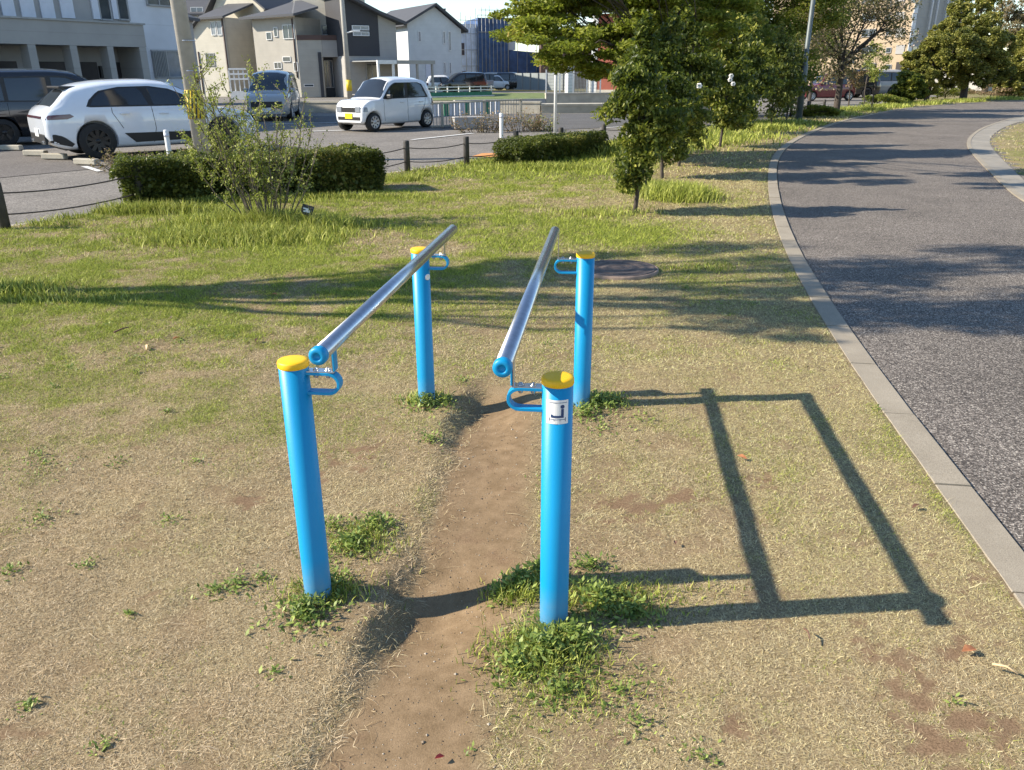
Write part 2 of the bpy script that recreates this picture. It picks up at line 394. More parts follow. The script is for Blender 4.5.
def inside_poly(X, Y, poly):
    X = np.asarray(X); ins = np.zeros(X.shape, bool); n = len(poly)
    for i in range(n):
        x1, y1 = poly[i][0], poly[i][1]; x2, y2 = poly[(i + 1) % n][0], poly[(i + 1) % n][1]
        if y1 == y2: continue
        c_ = ((y1 > Y) != (y2 > Y)) & (X < (x2 - x1) * (Y - y1) / (y2 - y1) + x1); ins ^= c_
    return ins
right_lawn = [(p.x, p.y) for p in lawn_out] + [(60, 4)]

O2 = np.array([-6.15, 9.45]); D2 = np.array([.579, .815]); N2 = np.array([-.815, .579])
def st(x, y): return (x - O2[0]) * D2[0] + (y - O2[1]) * D2[1], (x - O2[0]) * N2[0] + (y - O2[1]) * N2[1]
def fs(s, t, z=0.0): return Vector((O2[0] + s * D2[0] + t * N2[0], O2[1] + s * D2[1] + t * N2[1], z))
LEFT_T = .25                                   # the lawn ends here, the street begins

tl = [at(*p) for p in [(285, 840), (312, 770), (352, 690), (397, 600), (424, 540), (440, 490), (454, 440), (468, 405), (488, 380)]]
tr = [at(*p) for p in [(500, 840), (492, 770), (500, 690), (522, 600), (538, 545), (538, 480), (541, 435), (545, 405), (528, 380)]]
tly = [p.y for p in tl]; tlx = [p.x for p in tl]; tr_y = [p.y for p in tr]; trx = [p.x for p in tr]
def trench(x, y):
    wob = (fbm(x, y, 7, 5) - .5) * .09
    xl = np.interp(y, tly, tlx) + wob; xr = np.interp(y, tr_y, trx) + wob * .8
    end = 1 - sstep(4.1, 4.55, y)
    core = sstep(xl - .03, xl + .05, x) * (1 - sstep(xr - .1, xr + .05, x)) * end
    dep = (sstep(xl - .1, xl + .03, x) * (1 - sstep(xr - .35, xr + .02, x))) * end
    bank = np.exp(-((x - (xl - .1)) / .09) ** 2) * end * sstep(1.2, 1.9, y)
    return core, dep, bank
def is_left(x, y):
    s, t = st(x, y); return t
def gz(x, y):
    x = np.asarray(x, float); y = np.asarray(y, float)
    core, dep, bank = trench(x, y)
    z = -(.024 + .075 * np.exp(-((y - 2.28) / .24) ** 2) + .05 * np.exp(-((y - 4.1) / .4) ** 2)) * dep
    z = z + (fbm(x, y, 1.1, 3) - .5) * .05 * (1 - dep) * sstep(.3, 1.5, np.abs(x - kerbx(y))) * .8
    z = z + (fbm(x, y, 9, 9) - .5) * .012 * (1 - .6 * core)
    # level against kerb, lower under road and street
    road = sstep(.0, .06, x - (kerbx(y) + .02)) * (~inside_poly(x, y, right_lawn))
    z = z * (1 - road) - .09 * road
    t = is_left(x, y)
    lf = sstep(LEFT_T - .03, LEFT_T + .05, t) * (x < kerbx(y))
    z = z * (1 - lf) - .09 * lf
    return z
gy = np.concatenate([np.linspace(-200, -6, 14), np.linspace(-5, .9, 24), np.arange(1.0, 5.2, .025), 5.2 * 1.0135 ** np.arange(0, 330)])
gy = gy[gy < 420]; gy = np.concatenate([gy, [600, 1200, 3000]])
gx = np.concatenate([-2.2 - .03 * (1.045 ** np.arange(1, 120) - 1) / .045 , ]); gx = gx[gx > -260][::-1]
gx2 = 2.6 + .03 * (1.045 ** np.arange(1, 140) - 1) / .045; gx2 = gx2[gx2 < 260]
gx = np.concatenate([[-3000, -800], gx, np.arange(-2.2, 2.6, .03), gx2, [800, 3000]])
GX, GY = np.meshgrid(gx, gy); Xf = GX.ravel(); Yf = GY.ravel(); Zf = gz(Xf, Yf)
nxg, nyg = len(gx), len(gy)
ii = np.arange(nyg - 1)[:, None] * nxg + np.arange(nxg - 1)[None, :]
F_ = np.stack([ii, ii + 1, ii + 1 + nxg, ii + nxg], -1).reshape(-1, 4)

LUSH = [(at(265, 232), 1.2, .7), (at(160, 207), .9, .4), (at(20, 300), .8, .35), (at(440, 175), 1.6, .5), (at(560, 165), 1.6, .6), (at(700, 280), .4, .35), (at(672, 195), .7, .8), (at(640, 235), .7, .7), (at(540, 168), 1.5, .5), (at(600, 232), .9, .5), (at(330, 250), .5, .3)]
BAREP = [(at(885, 655), .12), (at(975, 720), .12), (at(735, 730), .08), (at(760, 480), .12), (at(905, 690), .16), (at(970, 655), .1), (at(640, 505), .2), (at(350, 455), .24), (at(300, 480), .2), (at(925, 740), .14), (at(870, 650), .07), (at(680, 500), .12), (at(250, 500), .12)]
def greenness(x, y):
    t = is_left(x, y)
    base = .06 + .5 * sstep(3.2, 7.2, y + (-x) * .5) 
    near = sstep(3.4, 1.6, y)
    base = base - .05 * near
    k = kerbx(y) - x
    strip = sstep(3.6, 1.6, k) * sstep(4, 7, y) * (k > 0); base = base * (1 - .85 * strip)
    base = base * (1 - .6 * sstep(1.2, -.2, np.abs(x - .0) - .5) * sstep(7.5, 4.5, y))
    base = base + .22 * sstep(.16, .0, k) * (k > 0) * sstep(8, 4, y)
    n = fbm(x, y, 1.3, 21, 4); n2 = fbm(x, y, 5.5, 31, 3)
    g = base + (n - .5) * 2.2 * (.25 + base) + (n2 - .5) * 2.2 * (.22 + base)
    for p, r_, a_ in LUSH:
        g = g + a_ * np.exp(-(((x - p.x) / r_) ** 2 + ((y - p.y) / r_) ** 2))
    return np.clip(g, 0, 1)
def soilness(x, y):
    d = np.zeros(np.shape(x)); n = fbm(x, y, 26, 43, 3); n2 = fbm(x, y, 7, 47, 3)
    for p, r_ in BAREP:
        e = np.exp(-(((x - p.x) / r_) ** 2 + ((y - p.y) / (r_ * .8)) ** 2))
        d = np.maximum(d, sstep(.42, .7, e * .62 + (n - .5) * 1.3 + (n2 - .5) * .9) * sstep(.05, .3, e))
    far = sstep(.74, .84, n2 * .6 + n * .5) * .7
    return np.maximum(d, far) * (1 - sstep(4, 6, y))
def dirtness(x, y):
    core, dep, bank = trench(x, y)
    d = core.copy() if hasattr(core, 'copy') else core
    ext = sstep(1.35, .1, np.abs(x + .05) ) * sstep(6.4, 4.6, y) * .55
    n = fbm(x, y, 4.5, 41, 4)
    d = np.maximum(d, sstep(.60, .78, n + .25 * ext) * .55)
    return np.clip(np.maximum(d, soilness(x, y)), 0, 1)
np_mesh('ground', np.stack([Xf, Yf, Zf], 1), F_, M['ground'], {'green': greenness(Xf, Yf) * .75, 'dirt': dirtness(Xf, Yf), 'soil': soilness(Xf, Yf) * .85}, smooth=True)['kind'] = 'structure'

def strip_sheet(name, mat, A, B, z, zb=None):
    n = len(A); vs = [(p[0], p[1], z) for p in A] + [(p[0], p[1], z if zb is None else zb) for p in B]
    mb = MB(); mb.add(vs, [(i, i + 1, n + i + 1, n + i) for i in range(n - 1)], False)
    o = mb.build(name, mat); o['kind'] = 'structure'
    bm = bmesh.new(); bm.from_mesh(o.data)
    for f in bm.faces:
        if f.normal.z < 0: f.normal_flip()
    bm.to_mesh(o.data); bm.free()
    return o
# park road
KW = .152
ys = np.concatenate([np.linspace(-5, 12, 60), np.linspace(12.4, 95, 150)])
nrm = []
for y in ys:
    dx = (kerbx(y + .1) - kerbx(y - .1)) / .2; v = Vector((1, -dx, 0)).normalized(); nrm.append(v)
A = [Vector((kerbx(y), y, 0)) + n_ * (KW + .012) for y, n_ in zip(ys, nrm)]
mb = MB()
# road as a wide polygon : left edge A, right far edge
Bp = [Vector((a.x + 60, a.y, 0)) for a in A]
strip_sheet('park_road', M['road'], A, Bp, -.012)
# kerb stones of the left road edge, one long course with open joints
mb = MB(); arc = [0]
P = [Vector((kerbx(y), y, 0)) for y in np.linspace(-4, 95, 1500)]
acc = 0; cur = [P[0]]; segs = []
for a, b_ in zip(P[:-1], P[1:]):
    acc += (b_ - a).length; cur.append(b_)
    if acc >= .8: segs.append(cur); cur = [b_]; acc = 0
for sg in segs:
    a, b_ = sg[0], sg[-1]; d = (b_ - a).normalized(); a2 = a + d * .006; b2 = b_ - d * .006
    n_ = Vector((d.y, -d.x, 0)); j = random.uniform(-.003, .003); c = .003
    prof = [(0, -.1), (0, .006 - c), (c, .006), (KW - c, .006), (KW, .006 - c), (KW, -.1)]
    vs = [q + n_ * o_ + Vector((0, 0, h_ + j)) for q in (a2, b2) for o_, h_ in prof]
    k = len(prof); mb.add(vs, [(i, i + 1, k + i + 1, k + i) for i in range(k - 1)] + [tuple(range(k)), tuple(range(2 * k - 1, k - 1, -1))])
kb = mb.build('kerb', M['kerb'], recalc=True); kb['kind'] = 'structure'
# paved band + lawn edge on the right
n1_, n2_ = len(band_out), len(lawn_out)
strip_sheet('paved_verge', M['paving'], band_out, lawn_out, -.002)
mb = MB(); 
for a, b_ in zip(band_out[:-1], band_out[1:]): mb.bar(a + Vector((0, 0, -.03)), b_ + Vector((0, 0, -.03)), .09, .07)
mb.build('verge_kerb', M['kerb'])['kind'] = 'structure'

# street, parking lot and the road beyond
def quad_sheet(name, mat, pts, z):
    o = MB().add([(p[0], p[1], z) for p in pts], [tuple(range(len(pts)))]).build(name, mat); o['kind'] = 'structure'
    if o.data.polygons[0].normal.z < 0: o.data.flip_normals()
    return o
quad_sheet('street', M['street'], [fs(-60, LEFT_T), fs(70, LEFT_T), fs(70, 60), fs(-60, 60)], -.02)
quad_sheet('parking_lot', M['lot'], [fs(-40, 5.75), fs(4.6, 5.75), fs(7.2, 16), fs(9, 34), fs(-40, 34)], -.012)
quad_sheet('side_road', M['darkroad'], [at(520, 131), at(790, 119), at(790, 112), at(560, 113.5), at(300, 116), at(300, 121)], -.008)
def mark(name, p, q, w, mat=None, z=-.003):
    p = Vector(p); q = Vector(q); d = (q - p).normalized(); n_ = Vector((-d.y, d.x, 0)) * w / 2
    return quad_sheet(name, mat or M['paint'], [p - n_, q - n_, q + n_, p + n_], z)
mark('road_marking', at(412, 139.5), at(473, 133), .16)
mark('road_marking', at(270, 124), at(345, 122), .16)
mark('road_marking', at(312, 131), at(412, 128.3), .2)
mark('road_marking', at(84, 166), at(100, 171), .12)
mark('road_marking', at(600, 128), at(700, 121), .12)
quad_sheet('road_marking', M['orange'], [at(472, 156), at(482, 153), at(520, 152), at(520, 158)], -.004)
# thin street edge strip (concrete gutter) beside lawn
quad_sheet('street_gutter', M['concrete'], [fs(-30, LEFT_T), fs(60, LEFT_T), fs(60, LEFT_T + .12), fs(-30, LEFT_T + .12)], -.014)

# ================================================================ GRASS
def blades(name, X, Y, hgt, wid, lean, tone, seed, segs=2, zoff=0.0, label=None, curl=.5, z=None):
    rg = np.random.default_rng(seed); n = len(X)
    az = rg.uniform(0, 2 * np.pi, n); fa = rg.uniform(0, 2 * np.pi, n)
    Z = (gz(X, Y) if z is None else z) + zoff
    dx, dy = np.cos(az), np.sin(az); wx, wy = np.cos(fa) * wid / 2, np.sin(fa) * wid / 2
    base = np.stack([X, Y, Z], 1)
    W = np.stack([wx, wy, np.zeros(n)], 1)
    def pt(tt):
        lx = lean * tt ** (1 + curl); return base + np.stack([dx * lx * hgt, dy * lx * hgt, hgt * (tt * (1 - .35 * lean * tt)).clip(0)], 1)
    if segs == 1:
        tp = pt(1.0); V = np.stack([base - W, base + W, tp], 1).reshape(-1, 3); Fc = np.arange(3 * n).reshape(n, 3); k = 3
    else:
        md = pt(.55); tp = pt(1.0)
        V = np.stack([base - W, base + W, md + W * .8, md - W * .8, tp], 1).reshape(-1, 3)
        i0 = np.arange(n) * 5
        Fc = np.concatenate([np.stack([i0, i0 + 1, i0 + 2], 1), np.stack([i0, i0 + 2, i0 + 3], 1), np.stack([i0 + 3, i0 + 2, i0 + 4], 1)]); k = 5
    rnd = np.repeat(rg.random(n), k); tn = np.repeat(tone, k)
    o = np_mesh(name, V, Fc, M['blade'], {'rnd': rnd, 'tone': tn}); o['kind'] = 'stuff'
    if label: o['label'] = label
    return o
def lawn_mask(X, Y):
    k = kerbx(Y) - X; s, t = st(X, Y)
    return (k > .015) & (t < LEFT_T - .03)
def scatter(x0, x1, y0, y1, dens, seed, wedge=True):
    rg = np.random.default_rng(seed); n = int((x1 - x0) * (y1 - y0) * dens)
    X = rg.uniform(x0, x1, n); Y = rg.uniform(y0, y1, n)
    m = lawn_mask(X, Y)
    if wedge: m &= np.abs(X) < (.72 * Y + 1.0)
    return X[m], Y[m]
def lay(name, x0, x1, y0, y1, dens, h, w, seed, segs=1, label=None):
    X, Y = scatter(x0, x1, y0, y1, dens, seed); rg = np.random.default_rng(seed + 1)
    g = greenness(X, Y); d = dirtness(X, Y)
    keep = rg.random(len(X)) > sstep(.25, .8, d) * .985
    core, dep, bank = trench(X, Y); keep &= ~((core > .35) & (rg.random(len(X)) > .012))
    X, Y, g = X[keep], Y[keep], g[keep]
    tone = (rg.random(len(X)) < g).astype(float) * rg.uniform(.7, 1, len(X)) + .07 + .1 * sstep(2.2, 5, Y)
    hh = h * rg.uniform(.5, 1.4, len(X)) * (1 + 1.0 * g * (tone > .5)); ww = w * rg.uniform(.6, 1.3, len(X))
    lean = rg.uniform(.4, 2.2, len(X)) * np.where(tone > .5, .7, 1.25)
    return blades(name, X, Y, hh, ww, lean, np.clip(tone, 0, 1), seed + 2, segs, label=label)
lay('lawn_grass', -2.9, 1.9, 1.15, 2.6, 52000, .0105, .0018, 11, 1, 'dry straw coloured turf with green flecks on the near lawn')
lay('lawn_grass', -3.4, 2.3, 2.6, 4.6, 29000, .0135, .0024, 13, 1, 'dry straw and green turf around the blue posts')
lay('lawn_grass', -5.9, 3, 4.6, 8, 13000, .018, .0038, 15, 1, 'patchy green and straw turf on the middle of the lawn')
lay('lawn_grass', -7.5, 4.8, 8, 14, 4200, .026, .0066, 17, 1, 'green turf on the far part of the lawn')
lay('lawn_grass', -4, 9, 14, 24, 420, .05, .016, 19, 1, 'green turf between the young trees and the park road')
lay('lawn_grass', 0, 30, 24, 50, 110, .09, .03, 23, 1, 'distant green verge along the curving park road')
# right-hand lawn
rg = np.random.default_rng(77); X = rg.uniform(6, 32, 60000); Y = rg.uniform(6, 40, 60000); mk = inside_poly(X, Y, right_lawn) & (X < .72 * Y + 4); X, Y = X[mk], Y[mk]
tn = (rg.random(len(X)) < .35).astype(float); blades('lawn_grass', X, Y, rg.uniform(.03, .06, len(X)), rg.uniform(.01, .02, len(X)), rg.uniform(.4, 1.6, len(X)), tn, 78, 1, label='pale dry turf to the right of the park road')
# tall lush tufts
def tufts(pts, name, label, seed, tone=(.75, 1.0)):
    rg = np.random.default_rng(seed); Xs = []; Ys = []; H = []; W_ = []
    for (p, rx, ry, n, h, w) in pts:
        a = rg.normal(0, 1, n) * rx * .5; b_ = rg.normal(0, 1, n) * ry * .5
        Xs.append(p.x + a); Ys.append(p.y + b_); H.append(h * rg.uniform(.45, 1.25, n) * np.exp(-.25 * ((a / rx) ** 2 + (b_ / ry) ** 2))); W_.append(w * rg.uniform(.7, 1.3, n))
    X = np.concatenate(Xs); Y = np.concatenate(Ys); H = np.concatenate(H); W_ = np.concatenate(W_)
    m_ = lawn_mask(X, Y); X, Y, H, W_ = X[m_], Y[m_], H[m_], W_[m_]
    return blades(name, X, Y, H, W_, rg.uniform(.15, .9, len(X)), rg.uniform(*tone, len(X)), seed, 2, label=label)
tf = [(at(262, 228), 1.1, .3, 3600, .27, .009), (at(250, 238), 1.15, .5, 4600, .17, .009), (at(215, 240), .8, .35, 1500, .13, .009), (at(312, 228), .5, .3, 900, .13, .009), (at(150, 213), 1.0, .22, 2000, .2, .01), (at(8, 292), .55, .3, 1200, .13, .008),
      (at(60, 300), .8, .2, 700, .08, .007), (at(222, 203), 1.4, .12, 1500, .13, .01), (at(330, 199), 1.6, .12, 1500, .12, .01), (at(404, 181), .35, .2, 500, .15, .011), (at(540, 169), 1.1, .3, 1600, .16, .013),
      (at(490, 163), .6, .3, 600, .13, .012), (at(680, 198), .5, .5, 2600, .27, .011), (at(652, 190), .5, .4, 1200, .2, .012), (at(600, 214), .8, .4, 900, .1, .01), (at(700, 268), .45, .2, 400, .05, .007)]
for px_, py_ in [(15, 222), (60, 219), (100, 214), (60, 226), (420, 176), (450, 171), (480, 168)]: tf.append((at(px_, py_), .5, .12, 260, .1, .009))
for x_, y_ in [(600, 152), (640, 150), (690, 143), (722, 138), (757, 130), (785, 125), (825, 115), (855, 110.5), (890, 107.5), (925, 104.5), (965, 102), (1005, 99.5)]: tf.append((at(x_, y_), 1.6, 1.2, 1300, .26, .028))
tufts(tf, 'tall_grass', 'tall lush green grass growing round the shrub, hedges and tree feet', 31)
# leafy weeds
def weeds(pts, name, label, seed, ls=.022):
    rg = np.random.default_rng(seed); V = []; k = 0
    P_ = []; 
    for (p, r_, n, h) in pts:
        n = int(n * (1.25 if h > .035 else 1.1)); h = h * .95
        a = rg.uniform(0, 2 * np.pi, n); q = np.abs(rg.normal(0, .55, n)) * r_
        P_.append(np.stack([p.x + q * np.cos(a), p.y + q * np.sin(a), rg.uniform(0, 1, n) ** 1.3 * h * np.exp(-(q / r_) ** 2), rg.uniform(.6, 1.4, n) * (ls * (h / .08) ** .3)], 1))
    P_ = np.concatenate(P_); n = len(P_); az = rg.uniform(0, 2 * np.pi, n); ti = rg.uniform(-.2, 1.0, n)
    z = gz(P_[:, 0], P_[:, 1]) + P_[:, 2]; C0 = np.stack([P_[:, 0], P_[:, 1], z], 1); s_ = P_[:, 3][:, None]
    d = np.stack([np.cos(az) * np.cos(ti), np.sin(az) * np.cos(ti), np.sin(ti)], 1); w = np.stack([-np.sin(az), np.cos(az), rg.uniform(-.4, .4, n)], 1)
    V = np.stack([C0, C0 + d * s_ * .5 + w * s_ * .24, C0 + d * s_ * 1.1, C0 + d * s_ * .5 - w * s_ * .24], 1).reshape(-1, 3)
    Fc = np.arange(4 * n).reshape(n, 4); o = np_mesh(name, V, Fc, L_WEED, {'rnd': np.repeat(rg.random(n), 4)}); o['kind'] = 'stuff'; o['label'] = label; return o
wl = [(at(305, 612), .15, 420, .055), (at(330, 588), .11, 260, .06), (at(352, 545), .12, 380, .05), (at(375, 525), .1, 260, .045), (at(335, 525), .1, 120, .03), (at(425, 406), .14, 420, .07), (at(430, 440), .12, 130, .03), (at(445, 405), .1, 120, .06),
      (at(520, 585), .1, 330, .07), (at(500, 590), .05, 110, .05), (at(540, 575), .07, 220, .08), (at(545, 650), .15, 560, .075), (at(515, 665), .1, 220, .05), (at(575, 640), .13, 420, .07), (at(600, 600), .16, 520, .06), (at(635, 612), .12, 240, .04), (at(590, 565), .1, 160, .04), (at(560, 690), .14, 180, .035), (at(620, 690), .12, 90, .02),
      (at(598, 405), .15, 380, .08), (at(615, 402), .14, 160, .05), (at(585, 415), .12, 240, .06), (at(600, 430), .2, 120, .03),
      (at(235, 583), .11, 130, .025), (at(262, 576), .06, 60, .02), (at(215, 588), .06, 70, .025), (at(88, 565), .07, 50, .02), (at(130, 612), .03, 30, .02), (at(10, 572), .08, 60, .025), (at(28, 706), .05, 50, .02), (at(275, 672), .05, 40, .015), (at(105, 745), .06, 50, .015), (at(170, 520), .07, 50, .02), (at(700, 755), .08, 60, .02), (at(740, 790), .05, 40, .02), (at(640, 720), .08, 60, .02), (at(45, 465), .25, 160, .02), (at(40, 518), .15, 100, .02), (at(195, 462), .1, 60, .02), (at(120, 465), .1, 50, .02), (at(470, 750), .04, 12, .012)]
for _ in range(150):
    x_ = random.uniform(-4.2, 2.0); y_ = random.uniform(1.5, 7)
    if bool(lawn_mask(np.array(x_), np.array(y_))) and float(trench(np.array(x_), np.array(y_))[0]) < .1:
        g_ = float(greenness(np.array(x_), np.array(y_)))
        if random.random() < g_ + .1: wl.append((Vector((x_, y_, 0)), random.uniform(.04, .14), random.randint(12, 70), .025))
weeds(wl, 'weeds', 'small leafy green weeds clumped at the feet of the blue posts and dotted over the lawn', 41)
tufts([(at(545, 650), .2, .16, 1100, .07, .0035), (at(520, 590), .12, .09, 420, .07, .0035), (at(600, 598), .3, .12, 900, .05, .0035), (at(575, 690), .3, .14, 500, .035, .003), (at(325, 590), .18, .1, 520, .06, .0035), (at(360, 540), .18, .16, 620, .05, .0035), (at(425, 400), .16, .09, 260, .06, .005), (at(598, 402), .16, .1, 300, .06, .005), (at(660, 590), .3, .12, 200, .03, .004)], 'grass_tufts', 'green grass tufts around the feet of the blue posts', 43)
# straw overhanging the left bank of the worn track
rg = np.random.default_rng(51); n = 1500; Y = rg.uniform(1.5, 4.3, n); X = np.interp(Y, tly, tlx) - rg.normal(0, .05, n)
blades('bank_straw', X, Y, rg.uniform(.01, .024, n), np.full(n, .002), rg.uniform(1.6, 2.8, n), np.full(n, .05), 52, 2, label='loose dead straw along the bank of the worn track')
n = 900; Y = rg.uniform(1.2, 4.3, n); X = np.interp(Y, tr_y, trx) + rg.normal(0, .05, n)
blades('bank_straw', X, Y, rg.uniform(.012, .026, n), np.full(n, .002), rg.uniform(1, 2.4, n), np.full(n, .05), 53, 2, label='loose dead straw along the right edge of the worn track')
# longer loose straw lying flat, mixed sizes
X, Y = scatter(-3.2, 2.2, 1.2, 5.5, 60, 61); core, dep, bank = trench(X, Y); k_ = (core < .3) | (np.random.default_rng(62).random(len(X)) < .25); X, Y = X[k_], Y[k_]; rg = np.random.default_rng(63)
blades('loose_straw', X, Y, rg.uniform(.02, .05, len(X)), rg.uniform(.0011, .0019, len(X)), rg.uniform(2.2, 3.2, len(X)), np.zeros(len(X)), 64, 2, zoff=.003, label='loose pale straw stems lying on the near turf')
# grit and crumbs on the worn track
rg = np.random.default_rng(71); n = 1500; Y = rg.uniform(1.5, 4.3, n); a0 = np.interp(Y, tly, tlx); a1 = np.interp(Y, tr_y, trx); X = a0 + (a1 - a0) * rg.uniform(-.05, 1.05, n); sz = rg.uniform(.0012, .0034, n) * (1 + 1.2 * (rg.random(n) < .05)); Z = gz(X, Y)
oc_ = np.array([(1, 0, 0), (-1, 0, 0), (0, 1, 0), (0, -1, 0), (0, 0, .8), (0, 0, -.6)]); V = (np.stack([X, Y, Z + sz * .3], 1)[:, None, :] + oc_[None] * sz[:, None, None] * rg.uniform(.6, 1.3, (n, 6, 1))).reshape(-1, 3)
fo = np.array([(0, 2, 4), (2, 1, 4), (1, 3, 4), (3, 0, 4), (2, 0, 5), (1, 2, 5), (3, 1, 5), (0, 3, 5)]); Fc = (np.arange(n)[:, None, None] * 6 + fo[None]).reshape(-1, 3)
m_, nt, b = new_mat('grit'); L(nt, ramp(nt, attr(nt, 'rnd'), [(0, (.07, .05, .035)), (.6, (.25, .19, .13)), (1, (.5, .44, .35))]).outputs[0], b.inputs['Base Color']); b.inputs['Roughness'].default_value = .9
tag(np_mesh('grit', V, Fc, m_, {'rnd': np.repeat(rg.random(n), 6)}), 'grit and soil crumbs on the worn dirt track', kind='stuff')
# fallen leaves and small litter
def fallen(px_, py_, sz, mat, label, name='fallen_leaf', group=None, rot=None):
    p = at(px_, py_); p.z = float(gz(np.array(p.x), np.array(p.y))) + .022
    a = rot if rot is not None else random.uniform(0, 6.28); mb = MB()
    vs = []; m_ = 5
    out = [(-.5, 0), (-.25, .2), (.1, .27), (.5, 0.02), (.1, -.25), (-.25, -.2)]
    vs = [(x * sz, y * sz, abs(y) * sz * .5 - .2 * sz * abs(x)) for x, y in out] + [(0, 0, -.003)]
    mb.add(vs, [(6, i, (i + 1) % 6) for i in range(6)])
    o = mb.build(name, mat); o.location = p; o.rotation_euler = (random.uniform(-.3, .3), random.uniform(-.3, .3), a)
    m_ = o.modifiers.new('s', 'SOLIDIFY'); m_.thickness = .0008
    tag(o, label, 'leaf', group); return o
ML1 = simple('dead_leaf_orange', (.42, .17, .07), .7, var=.3, scale=40); ML2 = simple('dead_leaf_tan', (.5, .36, .2), .7, var=.3, scale=40); ML3 = simple('dead_leaf_brown', (.14, .07, .045), .7, var=.3, scale=40); ML4 = simple('dead_leaf_red', (.3, .03, .025), .6, var=.3, scale=40)
for px_, py_, s_, m_, lb in [(146, 350, .07, ML2, 'pale tan dead leaf on the lawn left of the bars'), (177, 341, .06, ML1, 'orange dead leaf beside the tan leaf on the left lawn'), (275, 295, .05, ML1, 'orange dead leaf in the grass below the twiggy shrub'), (257, 344, .045, ML3, 'brown curled leaf left of the front left post'),
        (742, 461, .05, ML1, 'orange brown leaf lying on the shadow of the left rail'), (440, 758, .03, ML4, 'crumpled red leaf on the worn dirt track'), (200, 288, .05, ML3, 'dark brown leaf in the green turf under the hedge'), (655, 92 + 120, .05, ML2, 'pale leaf at the foot of the glossy dark tree'), (590, 282, .05, ML2, 'pale dead leaf between the far posts and manhole'),
        (968, 655, .06, ML1, 'orange scrap of leaf on the dry turf at lower right'), (675, 545, .025, ML3, 'tiny brown leaf right of the front right post'), (172, 321, .04, ML2, 'small pale leaf high on the left lawn'), (935, 424, .05, ML2, 'pale leaf on the asphalt of the park road'), (915, 510, .04, ML3, 'rusty leaf caught in the kerb joint of the road')]:
    fallen(px_, py_, s_, m_, lb)
def twig(px0, py0, px1, py1, r_, label, mat):
    a = at(px0, py0); b_ = at(px1, py1); a.z = b_.z = .03; m_ = (a + b_) / 2 + Vector((.004, .003, .006))
    for q in (a, b_, m_): q.z += float(gz(np.array(q.x), np.array(q.y)))
    o = MB().tube([a - a, m_ - a, b_ - a], [r_, r_ * .9, r_ * .6], 6).build('twig', mat); o.location = a; tag(o, label, 'twig')
twig(990, 672, 1016, 682, .004, 'pale broken twig on the dry turf near the lower right corner', ML2)
twig(803, 634, 809, 645, .003, 'short dark twig on the turf below the shadow of the bars', ML3)
twig(115, 338, 130, 333, .006, 'grey brown stick in the green turf on the left lawn', ML3)
# ================================================================ PARALLEL BARS
UX = Vector((.118, .993, 0)).normalized()        # along the rails, away from the viewer
VX = Vector((UX.y, -UX.x, 0))                     # to the right
bars = empty('parallel_bars', (-.17, 3.2, 0))
tag(bars, 'bright blue exercise parallel bars with yellow post caps and two steel rails on the lawn', 'parallel bars')
def rel(p): return Vector(p) - Vector(bars.location)
PR = .0465
posts = {'fl': (Vector((-.685, 2.36, 0)), +1), 'fr': (Vector((.135, 2.20, 0)), -1), 'bl': (Vector((-.475, 4.13, 0)), +1), 'br': (Vector((.382, 4.07, 0)), -1)}
ZTS = {'fl': .85, 'fr': .85, 'bl': .838, 'br': .822}
railz = .948
rails = {'l': (at(317, 357, railz), at(453, 229, railz)), 'r': (at(502, 369, railz), at(555, 231, railz))}
def rail_at(r_, P0):
    a, b_ = rails[r_]; d = (b_ - a).normalized(); t = (Vector((P0.x, P0.y, 0)) - Vector((a.x, a.y, 0))).dot(Vector((d.x, d.y, 0)))
    q = a + d * t; return q
